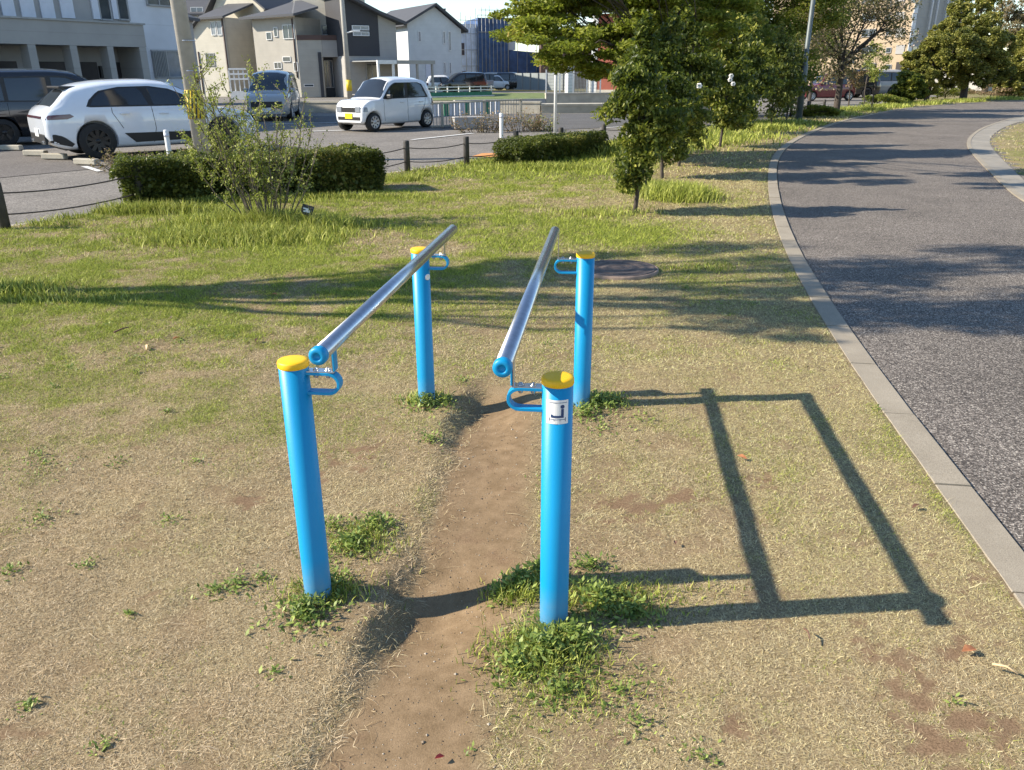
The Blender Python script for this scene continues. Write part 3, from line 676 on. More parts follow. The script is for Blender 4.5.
for key, (p, side) in posts.items():
    c = rel(p); ZT = ZTS[key]
    lean = Vector((0, 0, 0))
    po = MB().lathe(c, [(PR, -.12), (PR, ZT), (PR - .003, ZT + .001)], 40).build('post', M['bluepaint'], bars)
    MB().lathe(c, [(PR + .001, ZT), (PR + .0022, ZT + .003), (PR + .0022, ZT + .017), (PR - .001, ZT + .0215), (PR - .012, ZT + .0235), (.0001, ZT + .0245)], 40).build('cap', M['yellow'], po)
    # bracket: D-shaped flat bar from the post
    q = rail_at('l' if side > 0 else 'r', p); qq = rel(q)
    dv = VX * side; tl_ = Vector((-dv.y, dv.x, 0))
    zt, zb = ZT - .018, ZT - .083; re = .152 if key == 'br' else .142
    path = [c + dv * (PR - .004) + Vector((0, 0, zt)), c + dv * (re - .03) + Vector((0, 0, zt))]
    for k in range(1, 10):
        a = math.pi / 2 - math.pi * k / 10
        path.append(c + dv * (re - .03 + .03 * math.cos(a) * 1.15) + Vector((0, 0, (zt + zb) / 2 + (zt - zb) / 2 * math.sin(a))))
    path += [c + dv * (re - .03) + Vector((0, 0, zb)), c + dv * (PR - .004) + Vector((0, 0, zb))]
    W2, T2 = .018, .0048; vs = []
    n = len(path)
    for i, pt in enumerate(path):
        d = (path[min(i + 1, n - 1)] - path[max(i - 1, 0)]).normalized(); nn = d.cross(tl_).normalized()
        vs += [pt + tl_ * W2 + nn * T2, pt - tl_ * W2 + nn * T2, pt - tl_ * W2 - nn * T2, pt + tl_ * W2 - nn * T2]
    fc = [(4 * i + k, 4 * i + (k + 1) % 4, 4 * i + 4 + (k + 1) % 4, 4 * i + 4 + k) for i in range(n - 1) for k in range(4)] + [(3, 2, 1, 0), (4 * n - 4, 4 * n - 3, 4 * n - 2, 4 * n - 1)]
    br = MB().add(vs, fc).build('bracket', M['bluepaint'], bars, recalc=True, bevel=.0012)
    # stainless L plate: lies on the arm and turns up to hold the rail
    mp_ = MB(); pc = c + dv * ((PR + re) / 2 - .004) + Vector((0, 0, zt + .0065)); LL = re - PR - .006
    Mx = Matrix((dv, tl_, Vector((0, 0, 1)))).transposed()
    mp_.box(pc, (LL, .034, .004), M=Mx)
    up0 = c + dv * (re - .012) + Vector((0, 0, zt + .008)); hup = railz - (zt + .008)
    mp_.box(up0 + Vector((0, 0, hup / 2)), (.004, .03, hup), M=Mx)
    mp_.build('mounting_plate', M['steel'], br, bevel=.0008)
    if key in ('fl', 'fr'): MB().box(up0 + dv * .006 + Vector((0, 0, hup / 2)), (.006, .034, hup * .96), M=Mx).build('stiffener', M['bluepaint'], br, bevel=.0015)
    for o_ in (.3, .72):
        bc = pc + dv * (LL * (o_ - .5)); mbb = MB()
        mbb.lathe(bc, [(.0095, .002), (.0095, .004), (.0062, .0045), (.0058, .009), (.003, .0108), (.0001, .011)], 16)
        mbb.lathe(bc - Vector((0, 0, .0)), [(.0001, -.024), (.0045, -.024), (.0075, -.021), (.0078, -.0125), (.0078, -.011)], 12)
        mbb.build('bolt', M['bolt'], br)
    if key in ('bl', 'fl'):
        a0 = VX if key == 'bl' else VX
        m_ = Vector((a0.x, a0.y, 0)); cc = c + m_ * (PR + .001) + Vector((0, 0, ZT - .125)); rr = Matrix((UX, Vector((0, 0, 1)), m_)).transposed()
        if key == 'bl':
            cc = c + (m_ * .86 - UX * .51).normalized() * (PR + .0005) + Vector((0, 0, ZT - .125)); nn = (m_ * .86 - UX * .51).normalized(); t2 = Vector((-nn.y, nn.x, 0)); rr = Matrix((t2, Vector((0, 0, 1)), nn)).transposed()
            MB().lathe(cc, [(.0001, .0015), (.008, .0015), (.0085, .0028), (.0155, .0028), (.0165, -.003)], 20, rot=rr).build('hole_plug', M['sticker'], po)
    if key == 'fr':
        # curved white sticker with exercise pictogram
        ac = math.atan2(-1, -.02); 
        toc = Vector((-p.x, -p.y, 0)).normalized(); ac = math.atan2(toc.y, toc.x)
        z1, z0 = ZT - .036, ZT - .112; hw = .034
        def onp(u, z, r_): a = ac + u / PR; return c + Vector((math.cos(a) * r_, math.sin(a) * r_, z))
        def patch(mb, u0, u1, za, zb_, r_, seg=8, sl=0.0):
            vs = []; 
            for k in range(seg + 1):
                u = u0 + (u1 - u0) * k / seg; vs += [onp(u, za + sl * (k / seg), r_), onp(u, zb_ + sl * (k / seg), r_)]
            mb.add(vs, [(2 * k, 2 * k + 2, 2 * k + 3, 2 * k + 1) for k in range(seg)])
        mb = MB(); patch(mb, -hw, hw, z0, z1, PR + .0008, 12); stk = mb.build('sticker', M['sticker'], po)
        mb = MB(); r2 = PR + .0016
        H = z1 - z0
        def zz(v): return z0 + H * v
        def uu(v): return -hw + 2 * hw * v
        patch(mb, uu(.08), uu(.92), zz(.885), zz(.905), r2)                     # thin line at the top
        patch(mb, uu(.66), uu(.78), zz(.36), zz(.64), r2)                        # torso
        patch(mb, uu(.26), uu(.78), zz(.27), zz(.36), r2)                        # legs
        patch(mb, uu(.22), uu(.30), zz(.27), zz(.40), r2, 2)                     # feet
        hd = [onp(uu(.72) + .0062 * math.cos(a), zz(.73) + .0062 * math.sin(a), r2) for a in [i * math.pi / 6 for i in range(12)]]
        mb.add(hd, [tuple(range(12))])
        patch(mb, uu(.12), uu(.9), zz(.185), zz(.205), r2)                      # bar line
        for v in (.14, .86): patch(mb, uu(v - .012), uu(v + .012), zz(.10), zz(.28), r2, 1)
        for v in (.36, .62): patch(mb, uu(v - .008), uu(v + .008), zz(.12), zz(.2), r2, 1)
        mb.build('pictogram', M['navy'], stk)
for k, (a, b_) in rails.items():
    d = (b_ - a).normalized(); a2, b2 = rel(a), rel(b_)
    r_ = MB().tube([a2 + d * .02, b2 - d * .006], .0243, 32).build('handrail', M['steel'], bars)
    M_ = Vector((0, 0, 1)); x_ = d.cross(M_).normalized(); rr = Matrix((x_, d.cross(x_) * -1, d)).transposed()
    for end, s_, q in ((0, -1, a2), (1, 1, b2)):
        if end: 
            rr2 = rr; q2 = b2; mt = M['bolt']; prof = [(.0245, -.012), (.0245, -.003), (.022, .0), (.0001, .001)]
            MB().lathe(q2, prof, 28, rot=rr2).build('end_cap', mt, r_)
        else:
            rr2 = Matrix((x_, d.cross(x_), -d)).transposed()
            prof = [(.0265, -.026), (.0275, -.024), (.0275, -.006), (.025, .0), (.013, .003), (.0115, .0015), (.0105, -.004), (.0001, -.0045)]
            MB().lathe(q, prof, 32, rot=rr2).build('end_cap', M['bluepaint'], r_)
# manhole cover behind the bars
mc = empty('manhole_cover', at(619, 270.5)); tag(mc, 'round rusty brown manhole cover in the turf behind the right far post', 'manhole cover')
MB().lathe((0, 0, 0), [(.0001, .03), (.05, .03), (.055, .026), (.1, .026), (.105, .031), (.15, .031), (.155, .026), (.2, .026), (.205, .031), (.25, .031), (.255, .026), (.31, .026), (.315, .03), (.335, .03), (.34, .02), (.34, -.05)], 48).build('lid', M['rust'], mc)
MB().lathe((0, 0, 0), [(.343, -.05), (.343, .026), (.358, .026), (.362, .015), (.362, -.05)], 48).build('ring', simple('stained_ring', (.26, .19, .15), .85, var=.25, scale=20), mc)
# ================================================================ CARS
def lerp_curve(pts, x):
    xs = [p[0] for p in pts]; ys = [p[1] for p in pts]
    # monotone-ish smooth interpolation
    i = 0
    if x <= xs[0]: return ys[0]
    if x >= xs[-1]: return ys[-1]
    while xs[i + 1] < x: i += 1
    t = (x - xs[i]) / (xs[i + 1] - xs[i])
    def sl(k):
        if k == 0 or k == len(xs) - 1: return (ys[1] - ys[0]) / (xs[1] - xs[0]) if k == 0 else (ys[-1] - ys[-2]) / (xs[-1] - xs[-2])
        a = (ys[k] - ys[k - 1]) / (xs[k] - xs[k - 1]); b_ = (ys[k + 1] - ys[k]) / (xs[k + 1] - xs[k])
        return 0 if a * b_ <= 0 else 2 * a * b_ / (a + b_)
    h_ = xs[i + 1] - xs[i]
    return (2*t**3-3*t**2+1)*ys[i] + (t**3-2*t**2+t)*h_*sl(i) + (-2*t**3+3*t**2)*ys[i+1] + (t**3-t**2)*h_*sl(i+1)

def make_car(S):
    """S: spec dict. x forward, y left, z up; x runs from -L/2 to L/2. returns root"""
    root = empty(S['name']); Lc = S['L']; W = S['W'] / 2
    belt = lambda x: lerp_curve(S['belt'], x); roof = lambda x: max(lerp_curve(S['roof'], x), belt(x) + .015)
    zb = lambda x: lerp_curve(S['bottom'], x); wid = lambda x: W * lerp_curve(S['plan'], x)
    tumble = S.get('tumble', .2)
    def section(x):
        w = wid(x); b0 = zb(x); bl = belt(x); rf = roof(x); g = rf - bl; gg = min(1, g / .45)
        wt = w - .035 - tumble * gg
        pts = [(0, b0), (w * .86, b0), (w * .965, b0 + .07), (w * .985, b0 + .35 * (bl - b0)), (w, b0 + .62 * (bl - b0)), (w * .985, b0 + .86 * (bl - b0)), (w - .035, bl)]
        rr = min(.09, g * .5 + .004)
        pts += [(w - .035 - tumble * gg * .5, bl + (g - rr) * .55), (wt, rf - rr), (wt - .05 * gg - .012, rf - rr * .35), (wt - .17 * gg - .05, rf), (wt * .45, rf + .022 * gg + .012), (0, rf + .03 * gg + .016)]
        return pts
    def ysurf(x, z):
        p = section(x)[1:11]
        for a, b_ in zip(p[:-1], p[1:]):
            if a[1] <= z <= b_[1] and b_[1] > a[1]: t = (z - a[1]) / (b_[1] - a[1]); return a[0] + (b_[0] - a[0]) * t
        return p[-1][0] if z > p[-1][1] else p[0][0]
    def zsurf(x, y):
        p = section(x)[6:]; y = abs(y)
        for a, b_ in zip(p[:-1], p[1:]):
            if b_[0] <= y <= a[0] and a[0] > b_[0]: t = (a[0] - y) / (a[0] - b_[0]); return a[1] + (b_[1] - a[1]) * t
        return p[-1][1] if y < p[-1][0] + 1e-6 else p[0][1]
    xs = np.linspace(-Lc / 2, Lc / 2, 72); rings = []
    for x in xs:
        p = section(x); ring = [(x, -q[0], q[1]) for q in p] + [(x, q[0], q[1]) for q in p[-2:0:-1]]
        rings.append(ring)
    n = len(rings[0]); vs = [v for r_ in rings for v in r_]
    f = [(i * n + k, i * n + (k + 1) % n, (i + 1) * n + (k + 1) % n, (i + 1) * n + k) for i in range(len(xs) - 1) for k in range(n)]
    f += [tuple(range(n - 1, -1, -1)), tuple((len(xs) - 1) * n + k for k in range(n))]
    mb = MB(); mb.add(vs, f, True); mb.sm[-1] = mb.sm[-2] = False
    paint = S['paint']; body = mb.build('body', paint, root, recalc=True)
    # wheel arches
    wr = S['wr']; axles = (S['xf'], S['xr'])
    cut = MB()
    for xa in axles:
        for s_ in (-1, 1):
            cut.lathe((xa, s_ * (W - .11), wr), [(.0001, -.17), (wr + .055, -.17), (wr + .055, .25), (.0001, .25)] if s_ > 0 else [(.0001, -.25), (wr + .055, -.25), (wr + .055, .17), (.0001, .17)], 32, axis='Y')
    co = cut.build('cut', paint, recalc=True); bo = body.modifiers.new('arch', 'BOOLEAN'); bo.object = co; bo.operation = 'DIFFERENCE'; bo.solver = 'EXACT'
    dg = bpy.context.evaluated_depsgraph_get(); nm = bpy.data.meshes.new_from_object(body.evaluated_get(dg)); body.modifiers.clear()
    if len(nm.polygons) > 500: body.data = nm
    bpy.data.objects.remove(co)
    # arch liners
    al = MB()
    for xa in axles:
        for s_ in (-1, 1):
            vs = []; K = 20
            for k in range(K + 1):
                a = math.pi * (k / K) * 1.16 - .25
                for rr in (wr + .052, wr + .098 if S.get('cladding') else wr + .07):
                    x_ = xa + math.cos(a) * rr; z_ = wr + math.sin(a) * rr
                    vs.append((x_, s_ * (ysurf(min(max(x_, -Lc / 2 + .02), Lc / 2 - .02), z_) + .008), z_))
            al.add(vs, [(2 * k, 2 * k + 1, 2 * k + 3, 2 * k + 2) for k in range(K)])
    if S.get('cladding', True): al.build('wheel_arch_trim', S.get('archmat', M['trim']), root)
    # wheels
    for xa in axles:
        for s_ in (-1, 1):
            c_ = Vector((xa, s_ * (W - .11), wr)); tw = .105
            wh = MB().lathe(c_, [(wr * .66, -tw), (wr * .93, -tw), (wr, -tw * .75), (wr, tw * .75), (wr * .93, tw), (wr * .66, tw)], 36, axis='Y').build('wheel', M['tyre'], root)
            rm = MB(); q = s_
            rm.lathe(c_ + Vector((0, q * tw * .25, 0)), [(.0001, 0), (wr * .64, 0)], 30, axis='Y')
            prof = [(wr * .68, tw * .98), (wr * .62, tw * .98), (wr * .6, tw * .3)]
            rm.lathe(c_, [(r0, q * h_) for r0, h_ in prof], 30, axis='Y')
            rimb = rm.build('rim', M['trim'] if not S.get('rimplain') else S['rim'], wh)
            sp = MB()
            for k in range(S.get('spokes', 5)):
                a = 2 * math.pi * k / S.get('spokes', 5) + .3
                for da in (-.12, .12) if S.get('twin') else (0,):
                    p0 = c_ + Vector((math.cos(a) * .03, q * tw * .78, math.sin(a) * .03)); p1 = c_ + Vector((math.cos(a + da) * wr * .64, q * tw * .9, math.sin(a + da) * wr * .64))
                    sp.bar(p0, p1, wr * .1 if S.get('twin') else wr * .19, .025, up=(0, 1, 0))
            sp.lathe(c_ + Vector((0, q * tw * .8, 0)), [(.0001, q * .02), (.05, q * .02), (.06, 0)], 16, axis='Y')
            sp.lathe(c_, [(wr * .68, q * tw * .9), (wr * .67, q * tw * 1.02), (wr * .62, q * tw * 1.02), (wr * .6, q * tw * .6)], 30, axis='Y')
            sp.build('spokes', S['rim'], wh)
    # side windows
    def side_patch(name, poly, mat, off=.006, parent=root, nx=14, both=True):
        xs_ = [p[0] for p in poly]; x0, x1 = min(xs_), max(xs_)
        for s_ in ((-1, 1) if both else (both,)):
            mbp = MB(); vs = []; NZ = 4
            for i in range(nx + 1):
                x = x0 + (x1 - x0) * (i + (.001 if i == 0 else -.001 if i == nx else 0)) / nx; zs = []
                for a, b_ in zip(poly, poly[1:] + poly[:1]):
                    if (a[0] - x) * (b_[0] - x) <= 0 and a[0] != b_[0]: zs.append(a[1] + (b_[1] - a[1]) * (x - a[0]) / (b_[0] - a[0]))
                lo, hi = min(zs), max(zs)
                for k in range(NZ + 1):
                    z = lo + (hi - lo) * k / NZ; vs.append((x, s_ * (ysurf(x, z) + off), z))
            fs_ = [(i * (NZ + 1) + k, (i + 1) * (NZ + 1) + k, (i + 1) * (NZ + 1) + k + 1, i * (NZ + 1) + k + 1) for i in range(nx) for k in range(NZ)]
            if s_ > 0: fs_ = [t[::-1] for t in fs_]
            mbp.add(vs, fs_, True); o = mbp.build(name, mat, parent)
    surround = S.get('dlo')
    if surround: side_patch('window_surround', surround, M['trim'], .003, nx=30)
    for w_ in S['windows']: side_patch('side_window', w_, M['glass'], .007)
    def top_patch(name, x0, x1, y0, y1, mat, off=.008, nx=8, ny=12):
        # glass along the roof curve; y0, y1 half-widths at x0, x1
        vs = []
        for i in range(nx + 1):
            x = x0 + (x1 - x0) * i / nx; yw = y0 + (y1 - y0) * i / nx
            e = .02; sl = (zsurf(x + e, 0) - zsurf(x - e, 0)) / (2 * e); nl = math.hypot(sl, 1)
            for k in range(ny + 1):
                y = -yw + 2 * yw * k / ny; vs.append((x - sl / nl * off, y, zsurf(x, y) + off / nl))
        fs_ = [(i * (ny + 1) + k, (i + 1) * (ny + 1) + k, (i + 1) * (ny + 1) + k + 1, i * (ny + 1) + k + 1) for i in range(nx) for k in range(ny)]
        return MB().add(vs, fs_, True).build(name, mat, root)
    top_patch('windscreen', *S['screen'], M['glass']); top_patch('rear_window', *S['rearwin'], M['glass'])
    for nm_, poly, mt in S.get('side_parts', []): side_patch(nm_, poly, mt, .008, nx=8)
    for nm_, c_, sz, mt in S.get('boxes', []): MB().box(c_, sz).build(nm_, mt, root, bevel=min(sz) * .25)
    # door gaps
    for line in S.get('gaps', []):
        for s_ in (-1, 1):
            pts = []; dg_ = MB()
            for (xa, za), (xb, zb_) in zip(line[:-1], line[1:]):
                for t in np.linspace(0, 1, 6): x = xa + (xb - xa) * t; z = za + (zb_ - za) * t; pts.append(Vector((x, s_ * (ysurf(x, z) + .001), z)))
            dg_.tube(pts, .006, 4, smooth=False)
            dg_.build('door_gap', M['trim'], root)
    for x_, z_ in S.get('handles', []):
        for s_ in (-1, 1): MB().box((x_, s_ * (ysurf(x_, z_) + .02), z_), (.2, .03, .03)).build('door_handle', paint, root, bevel=.008)
    mx, mz = S['mirror']
    for s_ in (-1, 1):
        mi = MB().box((mx, s_ * (ysurf(mx, mz) + .11), mz + .04), (.11, .2, .14)).build('mirror', S.get('mirrormat', paint), root, bevel=.035)
        MB().box((mx - .02, s_ * (ysurf(mx, mz) + .03), mz - .02), (.06, .12, .04)).build('mirror_arm', M['trim'], mi)
    for sgn, cfg in ((1, S.get('plate_f')), (-1, S.get('plate_r'))):
        if cfg: MB().box((sgn * (Lc / 2 + .012), 0, cfg[0]), (.015, .33, .165)).build('number_plate', cfg[1], root, bevel=.004)
    u = MB().box((0, 0, .28), (Lc * .86, W * 1.55, .16)).build('underbody', M['trim'], root)
    return root
def place(root, p, heading, label, cat='car', group=None, scale=None):
    root.location = p; root.rotation_euler = (0, 0, math.pi / 2 - R(heading)); tag(root, label, cat, group); return root
def contact_to_center(S, wheel, side, p, heading):
    # wheel 'f'/'r', side +1 left -1 right ; p ground contact of that wheel's outer face
    h_ = R(heading); fw = Vector((math.sin(h_), math.cos(h_), 0)); lf = Vector((-fw.y, fw.x, 0))
    x = S['xf'] if wheel == 'f' else S['xr']; return Vector(p) - fw * x - lf * side * S['W'] / 2

suv = dict(name='suv_car', L=4.72, W=1.93, wr=.375, xf=1.42, xr=-1.39, paint=M['carwhite'], rim=M['rimblack'], spokes=10, cladding=False,
    belt=[(-2.36, .86), (-2.2, 1.0), (-1.9, 1.06), (-1.0, 1.05), (.4, 1.02), (1.05, 1.0), (1.7, .93), (2.15, .80), (2.36, .62)],
    roof=[(-2.36, .86), (-2.27, 1.02), (-2.12, 1.12), (-1.7, 1.46), (-1.35, 1.54), (-.9, 1.585), (-.2, 1.6), (.3, 1.56), (.75, 1.38), (1.15, 1.1), (1.25, 1.03), (1.7, .97), (2.15, .84), (2.36, .64)],
    bottom=[(-2.36, .5), (-2.2, .3), (-1.9, .22), (1.9, .22), (2.2, .26), (2.36, .36)],
    plan=[(-2.36, .8), (-2.28, .89), (-2.05, .965), (-1.4, 1.0), (-.6, .975), (.4, .965), (1.4, .99), (1.95, .93), (2.25, .82), (2.36, .66)], tumble=.19,
    dlo=[(-1.5, 1.09), (-1.42, 1.22), (-1.2, 1.4), (-.75, 1.48), (-.1, 1.49), (.32, 1.43), (.72, 1.27), (.98, 1.1), (.98, 1.06), (-1.48, 1.075)],
    windows=[[(-1.42, 1.105), (-1.35, 1.22), (-1.14, 1.38), (-.75, 1.45), (-.32, 1.465), (-.2, 1.095)], [(-.1, 1.095), (-.16, 1.465), (.28, 1.41), (.62, 1.28), (.88, 1.12), (.9, 1.085)]],
    screen=(.36, 1.14, .56, .7), rearwin=(-2.16, -1.82, .68, .54),
    side_parts=[('side_blade', [(-.75, .31), (-.82, .52), (.92, .5), (.98, .33)], M['trim']), ('tail_lamp', [(-2.33, .84), (-2.3, .93), (-1.85, .95), (-1.78, .9), (-1.9, .85)], M['tail']), ('headlight', [(1.75, .76), (1.8, .87), (2.2, .78), (2.22, .68)], M['headlamp']), ('rear_diffuser', [(-2.3, .38), (-2.24, .56), (-2.05, .5), (-1.86, .34), (-1.87, .27)], M['trim'])],
    boxes=[('light_bar', (-2.36, 0, .885), (.03, 1.3, .05), M['tail']), ('rear_bumper', (-2.345, 0, .44), (.06, 1.35, .2), M['trim']), ('spoiler', (-1.72, 0, 1.478), (.34, 1.1, .05), M['trim']), ('grille', (2.35, 0, .5), (.04, 1.1, .22), M['trim']),
           ('exhaust', (-2.37, .5, .37), (.06, .17, .07), M['steel']), ('exhaust', (-2.37, -.5, .37), (.06, .17, .07), M['steel'])],
    gaps=[[(-.15, 1.06), (-.12, .6), (-.2, .3)], [(.93, 1.04), (.98, .7), (.9, .32)], [(-1.0, 1.06), (-1.0, .95), (-.82, .62)]], handles=[(-.75, .93), (.1, .91)], mirror=(.72, 1.1), plate_r=(.56, M['plate_w']))
kei = dict(name='compact_car', L=3.4, W=1.475, wr=.285, xf=1.27, xr=-1.25, paint=M['keiwhite'], rim=M['rimsilver'], spokes=8, cladding=False,
    belt=[(-1.7, .8), (-1.62, .93), (-1.4, .97), (0, .94), (.75, .93), (1.3, .92), (1.55, .82), (1.7, .68)],
    roof=[(-1.7, .82), (-1.64, 1.0), (-1.5, 1.3), (-1.33, 1.5), (-1.1, 1.56), (-.4, 1.595), (.1, 1.59), (.4, 1.53), (.62, 1.32), (.86, 1.03), (.98, .97), (1.35, .94), (1.58, .84), (1.7, .7)],
    bottom=[(-1.7, .34), (-1.5, .2), (1.5, .2), (1.7, .28)],
    plan=[(-1.7, .86), (-1.6, .94), (-1.3, 1.0), (1.2, 1.0), (1.5, .95), (1.64, .88), (1.7, .8)], tumble=.09,
    dlo=[(-1.32, 1.02), (-1.12, 1.4), (-.9, 1.46), (.2, 1.46), (.42, 1.36), (.8, 1.0), (.8, .965), (-1.32, .985)],
    windows=[[(-1.22, 1.02), (-1.05, 1.38), (-.88, 1.44), (-.38, 1.45), (-.34, 1.0)], [(-.22, 1.0), (-.26, 1.45), (.17, 1.44), (.38, 1.34), (.7, .99)]],
    screen=(.42, .9, .58, .63), rearwin=(-1.62, -1.42, .52, .47),
    side_parts=[('tail_lamp', [(-1.66, .72), (-1.64, .95), (-1.52, .95), (-1.5, .72)], M['tail']), ('headlight', [(1.52, .6), (1.54, .74), (1.64, .74), (1.67, .6)], M['headlamp'])],
    boxes=[('grille', (1.695, 0, .66), (.03, 1.0, .15), M['trim']), ('headlight', (1.7, .42, .67), (.04, .22, .17), M['headlamp']), ('headlight', (1.7, -.42, .67), (.04, .22, .17), M['headlamp']), ('lower_grille', (1.7, 0, .4), (.03, 1.0, .1), M['trim']), ('tow_bar', (-1.7, 0, .4), (.04, .9, .06), M['trim'])],
    gaps=[[(-.3, .96), (-.28, .5), (-.33, .22)], [(.8, .95), (.84, .6), (.78, .24)], [(-1.2, .96), (-1.1, .7), (-.93, .5)]], handles=[(-.95, .86), (-.02, .86)], mirror=(.62, 1.0), mirrormat=M['black'], plate_f=(.47, M['plate_y']))
van = dict(name='minivan', L=4.75, W=1.75, wr=.335, xf=1.45, xr=-1.4, paint=M['carblack'], rim=M['rimblack'], spokes=5, twin=True, cladding=False,
    belt=[(-2.37, .9), (-2.28, 1.02), (-1.8, 1.06), (.6, 1.03), (1.4, 1.02), (1.95, .96), (2.25, .86), (2.37, .7)],
    roof=[(-2.37, .92), (-2.32, 1.2), (-2.22, 1.6), (-2.05, 1.8), (-1.5, 1.85), (-.2, 1.86), (.45, 1.8), (.85, 1.62), (1.5, 1.14), (1.62, 1.07), (2.0, .98), (2.28, .87), (2.37, .72)],
    bottom=[(-2.37, .36), (-2.2, .2), (2.1, .2), (2.37, .26)],
    plan=[(-2.37, .88), (-2.25, .96), (-1.9, 1.0), (1.5, 1.0), (2.0, .95), (2.25, .87), (2.37, .76)], tumble=.12,
    dlo=[(-2.12, 1.12), (-2.02, 1.68), (.3, 1.72), (.75, 1.52), (1.35, 1.1), (1.35, 1.07), (-2.1, 1.09)],
    windows=[[(-2.05, 1.14), (-1.96, 1.64), (-1.25, 1.66), (-1.25, 1.12)], [(-1.15, 1.12), (-1.15, 1.66), (-.2, 1.68), (-.2, 1.1)], [(-.08, 1.1), (-.08, 1.68), (.3, 1.66), (.7, 1.47), (1.2, 1.1)]],
    screen=(.6, 1.52, .66, .74), rearwin=(-2.32, -2.14, .64, .58),
    side_parts=[('tail_lamp', [(-2.33, .8), (-2.31, 1.15), (-2.2, 1.15), (-2.18, .8)], M['tail']), ('headlight', [(1.95, .7), (2.0, .84), (2.28, .78), (2.3, .66)], M['headlamp'])],
    boxes=[('grille', (2.365, 0, .6), (.04, 1.2, .26), M['trim'])],
    gaps=[[(-.14, 1.05), (-.14, .25)], [(1.3, 1.03), (1.2, .3)], [(-1.2, 1.06), (-1.2, .72)]], handles=[(-.35, .95), (.05, .95)], mirror=(1.12, 1.1), plate_f=(.42, M['plate_w']))
r = make_car(suv); place(r, contact_to_center(suv, 'r', -1, at(102, 159), 50), 50, 'white sporty SUV with black wheels and side strip behind the left hedge')
r = make_car(kei); place(r, contact_to_center(kei, 'f', 1, at(376, 131.5), 180 + 36), 180 + 36, 'small pearl white boxy car with yellow number plate across the street')
kei_root = r
r = make_car(van); place(r, contact_to_center(van, 'r', -1, at(8, 146), 52), 52, 'glossy black minivan parked left of the white SUV', 'minivan'); van_root = r
van2 = dict(van); van2['paint'] = M['carsilver']; van2['rim'] = M['rimsilver']
p_ = at(256, 121); r = make_car(van2); place(r, p_ + Vector((.2, 2.2, 0)), 172, 'pale silver blue van parked nose to the street behind the twiggy shrub', 'minivan'); silver_root = r
# cars behind the trees on the right
kr = dict(kei); kr['paint'] = M['carred']; kr['name'] = 'compact_car'
p_ = at(812, 101); r = make_car(kr); place(r, contact_to_center(kr, 'f', 1, p_, 262), 262, 'dark maroon car glimpsed between the lamp post and the pinkish tree')
vb = dict(van); vb['paint'] = M['carblue']; r = make_car(vb); place(r, at(897, 97) + Vector((.5, 3, 0)), 200, 'dark blue van parked left of the round evergreen bush', 'minivan')
r = copy_tree(van_root); place(r, at(850, 98) + Vector((0, 1.5, 0)), 268, 'black van behind the trunk of the pinkish tree', 'minivan')
r = copy_tree(silver_root); place(r, at(873, 97) + Vector((0, 1, 0)), 262, 'pale van between the pinkish tree and the blue van', 'minivan')
# far car park
far = [(443, 84.5, kei_root, 78, 'white car at the left end of the far row below the white house'), (462, 84.2, van_root, 250, 'black van in the far row right of the white gabled house'), (474, 84.4, kei_root, 60, 'white car in the far row below the pale sheeted wall'), (487, 84.5, silver_root, 255, 'silver van in the middle of the far row below the navy mesh'),
       (497, 85.5, kei_root, 95, 'white car second from the right end of the far row'), (512, 85.6, van_root, 100, 'dark van at the right end of the far row')]
for px_, py_, src, hd, lb in far:
    c_ = copy_tree(src); _q = atF(px_, 86, 83 if px_ < 465 else 98); _q.z = 0; place(c_, _q, hd, lb, 'minivan' if src is not kei_root else 'car', 'cars parked in the far row'); 
# ================================================================ BUILDINGS
def XY(px, py, F): v = atF(px, py, F); return Vector((v.x, v.y, 0))
class Wall:
    """vertical wall plane through plan points p -> q (left to right seen from the park)"""
    def __init__(s, p, q):
        s.p = Vector((p[0], p[1], 0)); s.q = Vector((q[0], q[1], 0)); s.d = (s.q - s.p).normalized(); s.n = Vector((s.d.y, -s.d.x, 0)); s.L = (s.q - s.p).length
    def hit(s, px, py):
        r_ = ray(px, py); t = (s.p.x * s.n.x + s.p.y * s.n.y) / (r_.x * s.n.x + r_.y * s.n.y)
        P_ = Vector((r_.x * t, r_.y * t, CAMH + r_.z * t)); return (P_ - s.p).dot(s.d), P_.z
    def pt(s, u, z, o=0.0): return s.p + s.d * u + s.n * o + Vector((0, 0, z))
    def box(s, u0, u1, z0, z1, o0, o1, name, mat, parent, bevel=0):
        c = s.pt((u0 + u1) / 2, (z0 + z1) / 2, (o0 + o1) / 2); Mx = Matrix((s.d, s.n, Vector((0, 0, 1)))).transposed()
        mb = MB().box((0, 0, 0), (abs(u1 - u0), abs(o1 - o0), abs(z1 - z0)), M=Matrix.Identity(3)); o = mb.build(name, mat, parent, bevel=bevel)
        o.location = c - (parent.location if parent is not None and parent.type == 'EMPTY' else Vector()) if parent is None or parent.type == 'EMPTY' else c
        o.rotation_euler = (0, 0, math.atan2(s.d.y, s.d.x)); return o
    def rect(s, x0, y0, x1, y1):
        ym, xm = (y0 + y1) / 2, (x0 + x1) / 2
        u0, _ = s.hit(x0, ym); u1, _ = s.hit(x1, ym); _, z1 = s.hit(xm, y0); _, z0 = s.hit(xm, y1); return u0, u1, z0, z1
